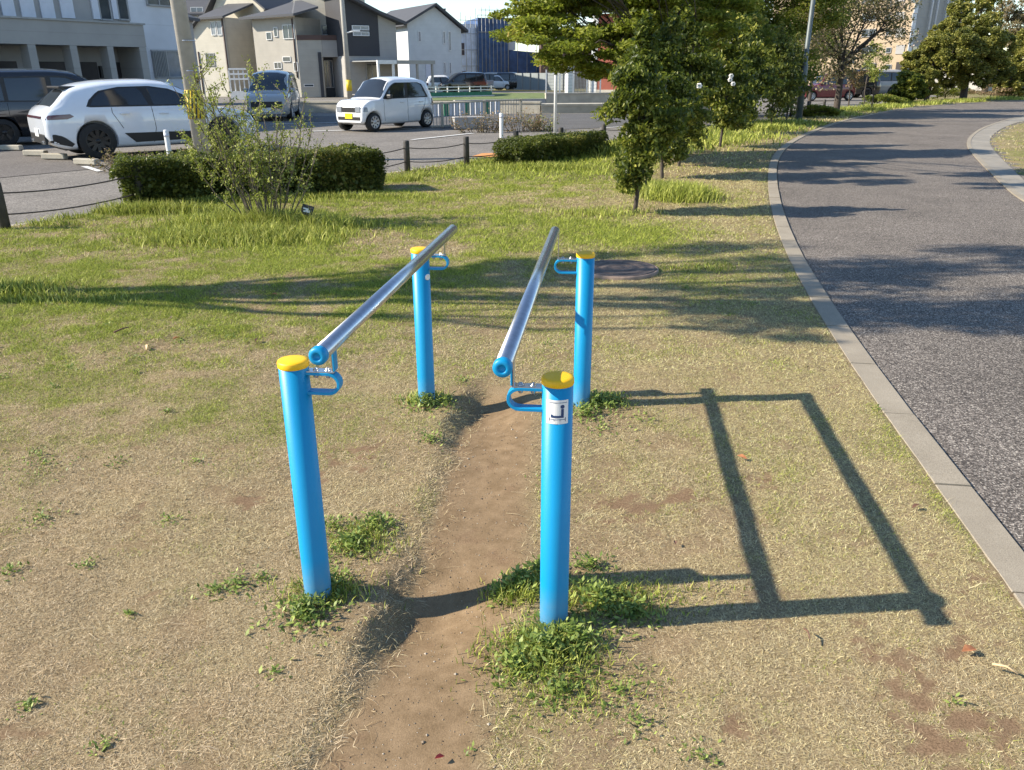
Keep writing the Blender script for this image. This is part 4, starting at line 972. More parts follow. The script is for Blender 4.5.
def window(par, w, x0, y0, x1, y1, fr=None, gl=None, mull=1, fw=.06, name='window', rows=0, o=0.0):
    u0, u1, z0, z1 = w.rect(x0, y0, x1, y1); fr = fr or M['frame']; gl = gl or M['wglass']
    c = w.pt((u0 + u1) / 2, (z0 + z1) / 2, o); W_, H_ = (u1 - u0), (z1 - z0); mb = MB()
    mb.box((-W_ / 2 + fw / 2, -.0, 0), (fw, .1, H_)); mb.box((W_ / 2 - fw / 2, 0, 0), (fw, .1, H_))
    mb.box((0, 0, H_ / 2 - fw / 2), (W_ - 2 * fw, .1, fw)); mb.box((0, -.015, -H_ / 2 + fw / 2), (W_ - 2 * fw, .13, fw))
    for k in range(mull): mb.box((-W_ / 2 + W_ * (k + 1) / (mull + 1), -.004, 0), (fw * .8, .07, H_ - 2 * fw - .004))
    f = mb.build(name, fr, par); f.location = c - par.location; f.rotation_euler = (0, 0, math.atan2(w.d.y, w.d.x))
    p = MB().box((0, .0, 0), (W_ - fw, .03, H_ - fw)).build('pane', gl, f); return f
def pprism(par, name, mat, pts, z0, z1):
    l = par.location; return MB().prism([(p[0] - l.x, p[1] - l.y) for p in pts], z0, z1).build(name, mat, par)
def pslab(par, name, mat, pts, th): return MB().slab([Vector(p) - par.location for p in pts], th).build(name, mat, par, recalc=True)
def wall_prism(par, name, mat, w, prof, depth, o=0.0):
    """profile in (u,z) on the wall plane extruded backwards by depth"""
    n = len(prof); vs = [w.pt(u, z, o) - par.location for u, z in prof] + [w.pt(u, z, o - depth) - par.location for u, z in prof]
    fs_ = [tuple(range(n)), tuple(range(2 * n - 1, n - 1, -1))] + [(i, n + i, n + (i + 1) % n, (i + 1) % n) for i in range(n)]
    return MB().add(vs, fs_).build(name, mat, par, recalc=True)

# ---- apartment block on the left
P0, P1 = at(0, 17.5, 3.5), at(143, 25, 3.5); a_ = (P1 - P0).normalized(); Pw = Wall(P0 - a_ * 14, P1)
Mw = Wall(Pw.p - Pw.n * 1.4, Pw.q - Pw.n * 1.4)
apt = empty('apartment_building', (P1.x, P1.y, 0)); tag(apt, 'grey and white apartment block with dark porch doors behind the white SUV', 'apartment building')
uM, _ = Mw.hit(146, 60); uE, _ = Mw.hit(186, 60); uT, _ = Mw.hit(127, 8)
wall_prism(apt, 'wall', M['greyw'], Mw, [(-4, 0), (uT, 0), (uT, 6.9), (-4, 6.9)], 8)
wall_prism(apt, 'wall', M['aptwhite'], Mw, [(uT + .002, 0), (uE, 0), (uE, 6.9), (uT + .002, 6.9)], 8, .03)
pslab(apt, 'roof', M['rooft'], [Mw.pt(-4.4, 7.15, .5), Mw.pt(uE + .4, 7.15, .5), Mw.pt(uE + .4, 8.4, -4), Mw.pt(-4.4, 8.4, -4)], .15)
pslab(apt, 'roof', M['rooft'], [Mw.pt(-4.4, 8.4, -4.003), Mw.pt(uE + .4, 8.4, -4.003), Mw.pt(uE + .4, 7.1, -8.5), Mw.pt(-4.4, 7.1, -8.5)], .15)
Pw.box(0, Pw.L, 2.72, 3.5, -1.36, 0, 'porch_canopy', M['greyb'], apt)
Pw.box(-.05, Pw.L + .06, 3.5, 3.56, -1.36, .06, 'parapet_cap', M['greymetal'], apt)
Pw.box(Pw.L - .32, Pw.L - .02, 0, 2.715, -1.36, -.003, 'pillar', M['greyb'], apt)
for x0, x1 in [(27, 38), (69, 79), (106, 115)]:
    u0, _ = Pw.hit(x0 + 3, 58); u1, _ = Pw.hit(x1, 58); Pw.box(u0, u1, 0, 2.715, -.5, -.003, 'pillar', M['greyb'], apt)
u0, _ = Pw.hit(-14, 58); Pw.box(u0 - .3, u0, 0, 2.715, -.5, -.003, 'pillar', M['greyb'], apt)
for x0, x1 in [(-3, 16), (37, 65), (77, 96), (114, 138)]:
    u0, u1, _, _ = Mw.rect(x0, 60, x1, 70); d_ = Mw.box(u0, u1, .1, 2.2, .0, .07, 'door', M['door'], apt)
    hb = MB().box((-(u1 - u0) * .32, -.06, 0), (.04, .04, 1.0)).build('door_handle', M['steel'], d_)
for x0, x1 in [(99, 104)]: Mw.box(*Mw.rect(x0, 66, x1, 78), 0, .12, 'mailbox', M['black'], apt)
for x0, x1 in [(-14, -4), (0, 13), (19, 33), (39, 52.5), (59, 72)]: Mw.box(*Mw.rect(x0, -10, x1, 18), .0, .06, 'wall_panel', M['panelw'], apt)
for x0, x1 in [(97.5, 110), (116, 127.5)]: window(apt, Mw, x0, -8, x1, 20.5, M['frame'], M['wglass'], 0, o=.01)
for x0, x1 in [(90.5, 97), (110.5, 115.6)]: Mw.box(*Mw.rect(x0, -10, x1, 19), .0, .07, 'wall_panel', M['panelw'], apt)
window(apt, Mw, 152, 50, 181, 78, M['frame'], M['wglassl'], 1, o=.04); window(apt, Mw, 145, -8, 170, 6.5, M['frame'], M['wglass'], 1, o=.04)
mb = MB(); u0, u1, z0, z1 = Mw.rect(152, 50, 166, 78)
for k in range(9): mb.box(Mw.pt(u0 + (u1 - u0) * (k + .5) / 9, (z0 + z1) / 2, .13) - apt.location, (.03, .03, z1 - z0 - .1), rz=math.atan2(Mw.d.y, Mw.d.x))
mb.build('window_grille', M['greymetal'], apt)
# grey neighbour seen between the utility pole and the cream house
gb = Wall(XY(170, 60, 52), XY(197.5, 60, 56)); g_ = empty('grey_house', gb.p); tag(g_, 'plain grey rendered house half hidden behind the concrete utility pole', 'house')
wall_prism(g_, 'wall', M['greyw'], gb, [(0, 0), (gb.L, 0), (gb.L, 5.1), (0, 5.1)], 6); Wq = gb
pslab(g_, 'roof', M['rooft'], [gb.pt(-.4, 5.1, .4), gb.pt(gb.L + .3, 5.1, .4), gb.pt(gb.L + .3, 6.4, -3.2), gb.pt(-.4, 6.4, -3.2)], .18)
pslab(g_, 'roof', M['rooft'], [gb.pt(-.4, 6.4, -3.203), gb.pt(gb.L + .3, 6.4, -3.203), gb.pt(gb.L + .3, 5.1, -6.4), gb.pt(-.4, 5.1, -6.4)], .18)
# dark roofed house behind it
db = Wall(XY(180, 20, 84), XY(222, 20, 84)); g_ = empty('house', db.p); tag(g_, 'house with dark upper wall and pale blue curtained window behind the grey house', 'house')
wall_prism(g_, 'wall', M['charcoal'], db, [(0, 0), (db.L, 0), (db.L, 7.2), (0, 7.2)], 6); window(g_, db, 191, 7, 203.5, 19, M['framew'], M['wglassl'], 1)
pslab(g_, 'roof', M['rooft'], [db.pt(-.4, 7.2, .4), db.pt(db.L + .3, 7.2, .4), db.pt(db.L + .3, 8.9, -3.2), db.pt(-.4, 8.9, -3.2)], .18)
# ---- cream house
wA = Wall(XY(196, 50, 74), XY(227, 50, 72.6)); wA2 = Wall(XY(227, 50, 72.6), XY(246, 50, 75)); wB = Wall(XY(238, 50, 76.6), XY(268, 50, 75))
h1 = empty('cream_house', wA.p); tag(h1, 'cream two storey house with dark gabled roofs beyond the twiggy shrub', 'house')
zA = wA.hit(226, 17)[1]; zL = wA.hit(197, 29)[1]
wall_prism(h1, 'wall', M['cream'], wA, [(0, 0), (wA.L, 0), (wA.L, zA), (wA.L * .3, zA), (0, zL)], 5.5)
wall_prism(h1, 'side_wall', M['beige'], wA2, [(.002, 0), (wA2.L, 0), (wA2.L, zA), (.002, zA)], .3, .02)  # darker siding than the lit walls, shade put into the colour
zB = zA + 2.6
u0_, _ = wB.hit(212, 5); 
wall_prism(h1, 'wall', M['cream'], wB, [(u0_, 0), (wB.L, 0), (wB.L, zA + .9), ((u0_ + wB.L) / 2 - .8, zB + 1), (u0_, zA + .9)], 7)
pslab(h1, 'roof', M['rooft'], [wA.pt(wA.L * .25, zA, .5), wA.pt(wA.L + .4, zA + .05, .5), wA.pt(wA.L + .4, zA + 1.3, -3.5), wA.pt(wA.L * .25, zA + 1.3, -3.5)], .16)
pslab(h1, 'roof', M['rooft'], [wA.pt(-.5, zL - .15, .4), wA.pt(wA.L * .3, zA + .1, .4), wA.pt(wA.L * .3, zA + .1, -5), wA.pt(-.5, zL - .15, -5)], .14)
um = (u0_ + wB.L) / 2 - .8
pslab(h1, 'roof', M['rooft'], [wB.pt(um, zB + 1.1, .5), wB.pt(wB.L + .6, zA + .75, .5), wB.pt(wB.L + .6, zA + .75, -7.4), wB.pt(um, zB + 1.1, -7.4)], .16)
pslab(h1, 'roof', M['rooft'], [wB.pt(u0_ - .6, zA + .7, .5), wB.pt(um - .003, zB + 1.1, .5), wB.pt(um - .003, zB + 1.1, -7.4), wB.pt(u0_ - .6, zA + .7, -7.4)], .16)
for q in [(211, 21, 216, 35.5), (217, 21, 222, 35.5)]: window(h1, wA, *q, M['framew'], M['wglassl'], 0)
window(h1, wA, 206, 53, 215, 66, M['frame'], M['wglass'], 1); window(h1, wA2, 234.5, 20, 239, 33, M['frame'], M['wglass'], 0, o=.03)
window(h1, wB, 251, 23, 255.5, 32, M['frame'], M['wglassl'], 0); window(h1, wB, 240.5, 50, 255, 75, M['frame'], M['wglassl'], 1, o=.1)
mb = MB()
for px_ in (206, 212): pass
mb.tube([wA.pt(wA.hit(199.5, 60)[0], 3.6, .05) - h1.location, wA.pt(wA.hit(199.5, 60)[0], .2, .05) - h1.location], .05, 8); mb.tube([wA.pt(wA.L - .1, zA - .1, .05) - h1.location, wA.pt(wA.L - .1, .2, .05) - h1.location], .05, 8)
mb.build('drainpipe', M['brown'], h1)
# white balcony fence in front of the cream house
wf = Wall(XY(228, 68, 64), XY(247, 68, 64)); mb = MB()
for k in range(3): mb.box(wf.pt(wf.L / 2, .45 + 1.0 + .35 * k, 0) - wf.p, (wf.L, .05, .12))
for k in range(5): mb.box(wf.pt(wf.L * k / 4, 1.3, -.06) - wf.p, (.08, .06, 1.5))
mb.box(wf.pt(wf.L / 2, .3, 0) - wf.p, (wf.L, .2, .6)); o = mb.build('garden_fence', M['whitemetal']); o.location = wf.p; tag(o, 'low white rail fence in front of the cream house', 'fence')
# ---- beige house with brown balcony
wC = Wall(XY(255, 50, 71.2), XY(297.5, 50, 69.2)); wD = Wall(XY(297.5, 50, 69.2), XY(322, 50, 69.5)); wE = Wall(XY(322, 60, 69.5), XY(347, 60, 70.4)); 
h2 = empty('beige_house', wC.p); tag(h2, 'beige house with brown balcony band left of the slim utility pole', 'house')
zC = wC.hit(256, 19)[1]; zC2 = wC.hit(297, 17)[1]; zR = wD.hit(321, 8)[1]
wall_prism(h2, 'wall', M['beige'], wC, [(0, 0), (wC.L, 0), (wC.L, zC2), (0, zC)], 8)
back = Wall(wD.p - wC.n * 1.6 + wD.d * 0, wE.q - wC.n * 1.6 + Vector((0, .6, 0)))
u_ = wD.hit(310, 40); zb0 = wD.hit(300, 40)[1]; zb1 = wD.hit(300, 35)[1]
wall_prism(h2, 'lower_wall', M['beige'], wD, [(.003, 0), (wD.L, 0), (wD.L, zb0), (.003, zb0)], 5, .0)
zt2 = wE.hit(335, 57)[1]
wall_prism(h2, 'lower_wall', M['greyb'], wE, [(.003, zt2), (wE.L, zt2), (wE.L, zb0), (.003, zb0)], 4)
wall_prism(h2, 'porch_wall', M['charcoal'], wE, [(.003, 0), (wE.L, 0), (wE.L, zt2 - .003), (.003, zt2 - .003)], 1.2, -1.2)
wD.box(.0, wD.L + .05, zb0 + .003, zb1, -.2, .05, 'balcony_band', M['brown'], h2); wE.box(.05, wE.L, zb0 + .003, zb1, -.2, .05, 'balcony_band', M['brown'], h2)
wR = Wall(XY(296, 30, 72.3), XY(347, 30, 71.6))
zz_ = wR.hit(335, -2)[1]
wall_prism(h2, 'upper_wall', M['cream'], wR, [(0, zb0), (wR.L, zb0), (wR.L, zz_ + 1.0), (0, zz_ + .3)], 5)
window(h2, wR, 300, 24, 317.5, 35, M['frame'], M['wglass'], 1, o=.03); window(h2, wR, 322, 25, 338, 35, M['frame'], M['wglass'], 1, o=.03)
pslab(h2, 'roof', M['rooft'], [wC.pt(-.7, zC + .1, .7), wC.pt(wC.L + .5, zC2 + .2, .7), wD.pt(wD.L, zR + .1, .3), wD.pt(wD.L - 2, zR + 1.0, -4), wC.pt(-.7, zC + 1.3, -5)], .16)
for q in [(266.5, 32, 272, 40, 0), (283, 24.5, 294.5, 39, 1), (274, 27, 278, 37, 0), (283, 56.5, 291, 62, 0), (274.5, 62, 282, 69, 1), (294, 62, 298, 71.5, 0), (304, 84, 314, 87, 0)]:
    window(h2, wC if q[2] < 298.5 else wD, *q[:4], M['framew'], M['wglass'], q[4], fw=.05)
w_ = window(h2, wE, 324, 60, 337, 88, M['frame'], M['wglass'], 1, o=-1.18)
MB().tube([wC.pt(wC.L - .25, zC2 - .1, .05) - h2.location, wC.pt(wC.L - .25, 1.5, .05) - h2.location], .05, 8).build('drainpipe', M['brown'], h2)
wD.box(wD.L - .35, wD.L - .1, 0, zb0 - .9, .0, .12, 'gate_post', M['charcoal'], h2)
# ---- charcoal house
wG = Wall(XY(345.5, 50, 68.5), XY(379.5, 50, 70)); wH = Wall(wG.q, XY(397, 50, 71.2))
h3 = empty('charcoal_house', wG.p); tag(h3, 'house with charcoal upper wall and sloping black roof edge right of the slim utility pole', 'house')
z1_ = wG.hit(346, -3)[1]; z2_ = wG.hit(379, 15)[1]; z3_ = wH.hit(396, 23)[1]; zf = wG.hit(360, 56)[1]
wall_prism(h3, 'upper_wall', M['charcoal'], wG, [(0, zf), (wG.L, zf), (wG.L, z2_), (0, z1_)], 8, .04)
wall_prism(h3, 'lower_wall', M['greyb'], wG, [(0, 0), (wG.L, 0), (wG.L, zf - .003), (0, zf - .003)], 8)
wall_prism(h3, 'side_wall', M['greyb'], wH, [(.003, 0), (wH.L, 0), (wH.L, z3_), (.003, z2_)], 6)
pslab(h3, 'roof', M['rooft'], [wG.pt(-.5, z1_ + .5, .7), wG.pt(wG.L, z2_ + .25, .7), wH.pt(wH.L + .6, z3_ + .1, .6), wH.pt(wH.L + .6, z3_ + .1, -6.5), wG.pt(-.5, z1_ + .5, -8.5)], .22)
window(h3, wG, 351.5, 25.5, 368.5, 30.3, M['framew'], M['wglassl'], 1, o=.08); window(h3, wG, 352.5, 31.5, 368.8, 36, M['framew'], M['wglassl'], 1, o=.08)
window(h3, wG, 366, 63, 378, 82, M['frame'], M['wglass'], 1, o=.03, name='entrance')
# carport
cp = Wall(XY(377, 61, 66), XY(435, 65, 70)); cz = cp.hit(378, 60)[1]; c_ = empty('carport', cp.p); tag(c_, 'pale flat roofed carport in front of the charcoal house', 'carport')
cp.box(0, cp.L * .32, cz - .28, cz, -.1, .05, 'beam', M['whitemetal'], c_); cp.box(cp.L * .32 + .003, cp.L, cz - .28, cz, -.1, .03, 'beam', M['greyb'], c_); cp.box(.1, cp.L, cz - .1, cz - .02, -5, -.103, 'roof', M['greymetal'], c_)
for px_ in (379, 394, 418, 433): u0, _ = cp.hit(px_ - .9, 70); cp.box(u0, u0 + .16, 0, cz - .283, -.16, 0, 'post', M['whitemetal'] if px_ < 400 else M['greyb'], c_)
# ---- white gabled house
wW = Wall(XY(408.5, 50, 87), XY(461.5, 50, 90)); h4 = empty('white_house', wW.p); tag(h4, 'white sided house with a grey gabled roof and narrow windows above the far parked cars', 'house')
zl = wW.hit(409, 23)[1]; zp = wW.hit(434, 7)[1]; up = wW.hit(434.5, 7)[0]; zr_ = wW.hit(460, 29.5)[1]
wall_prism(h4, 'wall', M['whouse'], wW, [(0, 0), (wW.L, 0), (wW.L, zr_), (up, zp), (0, zl)], 11)
pslab(h4, 'roof', M['rooft'], [wW.pt(up, zp + .35, .5), wW.pt(wW.L + .6, zr_ - .05, .5), wW.pt(wW.L + .6, zr_ - .05, -11.4), wW.pt(up, zp + .35, -11.4)], .25)
pslab(h4, 'roof', M['rooft'], [wW.pt(-.6, zl - .05, .5), wW.pt(up - .003, zp + .35, .5), wW.pt(up - .003, zp + .35, -11.4), wW.pt(-.6, zl - .05, -11.4)], .25)
for q in [(418, 31, 421, 42), (442.5, 31, 445.5, 44), (448, 31, 451.2, 51), (443.5, 62, 446, 73.5), (449, 62, 451.5, 74)]: window(h4, wW, *q, M['framew'], M['wglassl'], 0, fw=.08)
wW.box(*wW.rect(426, 63, 434, 88), 0, .06, 'garage_door', M['panelw'], h4)
wV = Wall(XY(388, 40, 93), XY(409, 40, 90)); z5 = wV.hit(400, 28)[1]; wall_prism(h4, 'wing_wall', M['greyb'], wV, [(0, 0), (wV.L - .01, 0), (wV.L - .01, z5 - 1.2), (0, z5 - 1.2)], 6)  # wing of the white house greyed, its shade is in the wall colour
wV.box(0, wV.L, z5 - .3, z5, -5, .4, 'wing_roof', M['whitemetal'], h4); wV.box(wV.L * .2, wV.L - .02, z5 - 1.19, z5 - .6, -.1, .1, 'balcony_rail', M['whitemetal'], h4)
pslab(h4, 'rear_roof', M['rooft'], [wV.pt(-5, z5 + .1, .2), wV.pt(wV.L + .2, z5 + .1, .2), wV.pt(wV.L - .2, z5 + 2.0, -5), wV.pt(-5, z5 + 2.0, -5)], .2)
# ---- scaffolded building
wS = Wall(XY(457, 50, 112), XY(477.5, 50, 114)); wN = Wall(wS.q, XY(507.5, 50, 115)); h5 = empty('scaffolded_building', wS.p); tag(h5, 'building site wrapped in pale and navy mesh sheets with scaffold poles on top', 'building site')
zs = wS.hit(470, 24)[1]; zn = wN.hit(490, 18)[1]
wall_prism(h5, 'pale_sheet', M['sheet'], wS, [(0, 0), (wS.L, 0), (wS.L, zs), (0, zs)], 10)
wall_prism(h5, 'navy_mesh', M['mesh'], wN, [(.003, 0), (wN.L, 0), (wN.L, zn), (.003, zn)], 9, .4)
wX = Wall(wN.q, XY(545, 60, 116)); zx = wX.hit(515, 50)[1]; zx2 = wX.hit(512, 20)[1]; ux, _ = wX.hit(515.5, 40)
wall_prism(h5, 'low_mesh', M['mesh'], wX, [(.003, 0), (wX.L, 0), (wX.L, zx - .4), (.003, zx)], 7, .2)
wall_prism(h5, 'white_panel', M['aptwhite'], wX, [(.003, zx), (ux, zx), (ux, zx2), (.003, zx2)], 5)
window(h5, wX, 507.5, 24.5, 511, 30, M['frame'], M['wglass'], 0); window(h5, wS, 459, 43, 464, 55, M['brown'], M['wglass'], 0, o=.05); window(h5, wS, 459, 71, 465.5, 76, M['frame'], M['wglass'], 0, o=.05)
mb = MB()
for px_ in (459, 464, 469, 474): 
    u, _ = wS.hit(px_, 20); mb.tube([wS.pt(u, 0, .35) - h5.location, wS.pt(u, zs + random.uniform(.4, 1.9), .35) - h5.location], .04, 6)
for z_ in (zs * .35, zs * .6, zs * .85, zs + .4): mb.tube([wS.pt(0, z_, .38) - h5.location, wS.pt(wS.L, z_, .38) - h5.location], .035, 6)
for k in range(9):
    u = wN.L * k / 8; mb.tube([wN.pt(u, 0, .55) - h5.location, wN.pt(u, zn + random.uniform(.3, 1.5), .55) - h5.location], .04, 6)
for z_ in (zn * .8, zn + .3, zn + .9): mb.tube([wN.pt(0, z_, .58) - h5.location, wN.pt(wN.L, z_, .58) - h5.location], .035, 6)
for k in range(5):
    u = wX.L * k / 4; mb.tube([wX.pt(u, 0, .4) - h5.location, wX.pt(u, zx2 * (.95 if k < 2 else .62), .4) - h5.location], .04, 6)
mb.build('scaffold_poles', M['greymetal'], h5)
# dark building behind the tree
wK = Wall(XY(541, 60, 108), XY(640, 60, 108)); k_ = empty('dark_building', wK.p); tag(k_, 'dark brown building behind the bright green tree and grey site fence', 'building')
wall_prism(k_, 'wall', M['brown'], wK, [(0, 0), (wK.L, 0), (wK.L, 6.5), (0, 6.5)], 8); window(k_, wK, 561, 62, 570, 73, M['frame'], M['wglass'], 0, o=.03); wK.box(-.2, wK.L + .2, 6.5, 6.8, -8.3, .3, 'roof', M['rooft'], k_)
# grey corrugated site fence
wf = Wall(XY(507, 80, 98), XY(572, 80, 92)); zf_ = wf.hit(540, 73)[1]; o = wall_prism(empty('site_fence', wf.p), 'panel', M['sheetmetal'], wf, [(0, 0), (wf.L, 0), (wf.L, zf_), (0, zf_)], .06)
tag(o.parent, 'grey corrugated panel fence between the far car park and the gate pillars', 'fence')
mb = MB(); 
for k in range(9): mb.box(wf.pt(wf.L * k / 8, zf_ / 2, .06) - wf.p, (.1, .1, zf_))
mb.build('post', M['greymetal'], o.parent)
# brick house with white gate pillars
wB2 = Wall(XY(597, 80, 68), XY(664, 80, 66)); b_ = empty('brick_house', wB2.p); tag(b_, 'red brick house half hidden behind the bright green tree', 'house')
wall_prism(b_, 'wall', M['brick'], wB2, [(0, .5), (wB2.L, .5), (wB2.L, 6), (0, 6)], 8); wall_prism(b_, 'plinth', M['cream'], wB2, [(-.05, 0), (wB2.L + .05, 0), (wB2.L + .05, .497), (-.05, .497)], 8.2, .06)
wB2.box(-.5, -.03, 0, 6, -.5, .04, 'corner_strip', M['framew'], b_); pslab(b_, 'roof', M['rooft'], [wB2.pt(-.8, 6.2, .6), wB2.pt(wB2.L + .5, 6.2, .6), wB2.pt(wB2.L + .5, 8, -4.5), wB2.pt(-.8, 8, -4.5)], .2)
wG2 = Wall(XY(568, 85, 60), XY(594, 85, 62)); g_ = empty('gate', wG2.p); tag(g_, 'tall grey gate between two white pillars left of the brick house', 'gate'); zg = wG2.hit(570, 66)[1]
wG2.box(0, .62, 0, zg, -.3, 0, 'pillar', M['framew'], g_); wG2.box(wG2.L - .3, wG2.L, 0, zg * .9, -.3, 0, 'pillar', M['framew'], g_)
mb = MB(); 
for k in range(12): mb.box(wG2.pt(.72 + (wG2.L - 1.12) * k / 11, zg * .42, -.15) - wG2.p, (.05, .04, zg * .8))
mb.build('bars', M['greymetal'], g_)
# ---- tan apartment tower on the right
wT = Wall(XY(770, 40, 106), XY(906, 60, 94)); wT2 = Wall(wT.q, XY(962, 40, 104)); t_ = empty('apartment_tower', wT.q); tag(t_, 'tall tan tiled apartment building with grey corner panels behind the round evergreens', 'apartment building')
wall_prism(t_, 'wall', M['tantile'], wT, [(0, 0), (wT.L, 0), (wT.L, 18), (0, 18)], 10)
wall_prism(t_, 'side_wall', M['greyw'], wT2, [(.003, 0), (wT2.L, 0), (wT2.L, 18), (.003, 18)], 3)  # grey instead of tan: the shade of this face is put into its colour
wT2.box(.0, .9, 0, 18, .0, .05, 'corner_panel', M['panelw'], t_)
for y0, y1 in [(62, 72), (45, 54), (28, 37), (12, 20), (-5, 3)]:
    wT.box(*wT.rect(896, y0, 904.5, y1), .0, .08, 'grey_panel', M['greyw'] if y0 < 60 else M['door'], t_); 
    window(t_, wT, 886, y0 + 2.5, 891.5, y0 + 8, M['frame'], M['wglass'], 0, o=.03); window(t_, wT2, 912, y0 + 1, 917, y0 + 8, M['frame'], M['wglass'], 0, o=.03); window(t_, wT, 862, y0 + 1, 876, y0 + 9, M['frame'], M['wglass'], 1, o=.03)
mb = MB()
for x_ in (929, 934.5, 944, 949): u, _ = wT2.hit(x_, 8); mb.tube([wT2.pt(u, 1, .3) - t_.location, wT2.pt(u, 19, .3) - t_.location], .12, 6)
mb.build('drainpipes', M['panelw'], t_); wT2.box(-.2, wT2.L + .2, 18, 18.4, -3.2, .3, 'roof', M['greyb'], t_)
# pale low building seen low between the evergreens
wZ = Wall(XY(985, 80, 80), XY(1060, 80, 84)); z_ = empty('low_building', wZ.p); tag(z_, 'pale low building glimpsed under the evergreen crowns at far right', 'building'); wall_prism(z_, 'wall', M['greyb'], wZ, [(0, 0), (wZ.L, 0), (wZ.L, 2.6), (0, 2.6)], 6)
wZ.box(-.3, wZ.L + .3, 2.6, 2.8, -6.3, .3, 'roof', M['rooft'], z_)

# ================================================================ STREET FURNITURE
def block_thing(name, mat, p, size, rz, label, cat, group=None, bevel=.02):
    o = MB().box((0, 0, size[2] / 2), size).build(name, mat, bevel=bevel); o.location = p; o.rotation_euler = (0, 0, rz); tag(o, label, cat, group); return o
# big utility pole with hazard band
up_ = empty('utility_pole', at(204, 161)); tag(up_, 'thick concrete utility pole with yellow and black striped band in front of the white SUV', 'utility pole')
pb, pt_ = .165, .15
MB().tube([(0, 0, -.1), (-.25, 0, 10.5)], [pb, pb - .05], 28).build('shaft', M['polec'], up_)
zb0_, zb1_ = .86, 1.42
MB().lathe((-.025, 0, 0), [(pb - .012, zb0_), (pb + .006, zb0_), (pb + .006, zb1_), (pb - .012, zb1_)], 32).build('band', M['stripey'], up_)
mb = MB()
for k in range(14):
    a0 = 2 * math.pi * k / 14; vs = []
    for j in range(7):
        z = zb0_ + .004 + (zb1_ - zb0_ - .008) * j / 6; a = a0 + .35 * j / 6
        for da in (0, .2): vs.append((math.cos(a + da) * (pb + .009) - .025, math.sin(a + da) * (pb + .009), z))
    mb.add(vs, [(2 * j, 2 * j + 1, 2 * j + 3, 2 * j + 2) for j in range(6)])
mb.build('stripes', M['stripeb'], up_)
MB().lathe((0, 0, 0), [(pb - .012, 1.78), (pb - .004, 1.78), (pb - .004, 1.8), (pb - .012, 1.8)], 24).build('strap', M['steel'], up_); MB().lathe((0, 0, 0), [(pb - .018, 2.35), (pb - .008, 2.35), (pb - .008, 2.37), (pb - .018, 2.37)], 24).build('strap', M['steel'], up_)
# slim far utility pole
p2_ = empty('utility_pole', XY(349, 85, 62)); tag(p2_, 'slim distant utility pole with small yellow band between the beige and charcoal houses', 'utility pole')
MB().tube([(0, 0, -.1), (-.1, 0, 11)], [.2, .13], 16).build('shaft', M['polec'], p2_)
zz0 = atF(349, 91, 62).z; zz1 = atF(347, 80, 62).z; MB().lathe((0, 0, 0), [(.205, zz0), (.21, zz0), (.21, zz1), (.19, zz1)], 16).build('band', M['stripey'], p2_)
mb = MB(); zl_ = atF(346, 33, 62).z; mb.tube([(0, 0, zl_), (.7, -.2, zl_ + .12)], .05, 8); mb.box((.85, -.25, zl_ + .13), (.5, .2, .1)); mb.build('lamp_arm', M['whitemetal'], p2_)
# overhead wires
def wire(a, b_, sag, label, r_=.025):
    pts = [Vector(a).lerp(Vector(b_), t) - Vector((0, 0, sag * 4 * t * (1 - t))) for t in np.linspace(0, 1, 14)]; o = MB().tube([p - pts[0] for p in pts], r_, 5).build('overhead_wire', M['black']); o.location = pts[0]; tag(o, label, 'wire')
tp = XY(349, 85, 62)
wire(tp + Vector((-.08, 0, 9.3)), XY(640, 0, 110) + Vector((0, 0, 10.6)), .8, 'upper thin wire running right from the slim utility pole across the sky'); wire(tp + Vector((-.08, 0, 8.6)), XY(650, 0, 112) + Vector((0, 0, 9.4)), .8, 'lower thin wire running right from the slim utility pole across the roofs')
wire(tp + Vector((-.08, 0, 7.4)), XY(100, 0, 70) + Vector((0, 0, 7.6)), .5, 'thin wire crossing the cream and beige house fronts')
# white post with dark ring, tall
w_ = empty('marker_post', at(555, 137)); tag(w_, 'tall slim white sign post with dark ring rising behind the right hedge', 'post')
MB().tube([(0, 0, -.05), (0, 0, 3.3)], .045, 14).build('shaft', M['whitemetal'], w_); zz0 = .0
for y0, y1 in ((70, 75), (66, 68)): a0 = atF(555, y1, w_.location.y).z; a1 = atF(555, y0, w_.location.y).z; MB().lathe((0, 0, 0), [(.046, a0), (.05, a0), (.05, a1), (.046, a1)], 14).build('ring', M['greymetal'], w_)
def bollard(px_, py_, h_, r_, label):
    b_ = empty('bollard', at(px_, py_)); tag(b_, label, 'bollard'); MB().lathe((0, 0, 0), [(r_, -.05), (r_, h_ - .02), (r_ * .8, h_), (.0001, h_ + .004)], 20).build('shaft', M['whitemetal'], b_)
    MB().lathe((0, 0, 0), [(r_ + .002, h_ * .8), (r_ + .003, h_ * .8), (r_ + .003, h_ * .9), (r_ + .002, h_ * .9)], 20).build('reflector', M['panelw'], b_)
bollard(171, 164.5, .68, .05, 'white bollard in front of the SUV and left of the striped pole'); bollard(501.5, 137, .66, .055, 'white bollard between the two dry shrubs across the street')
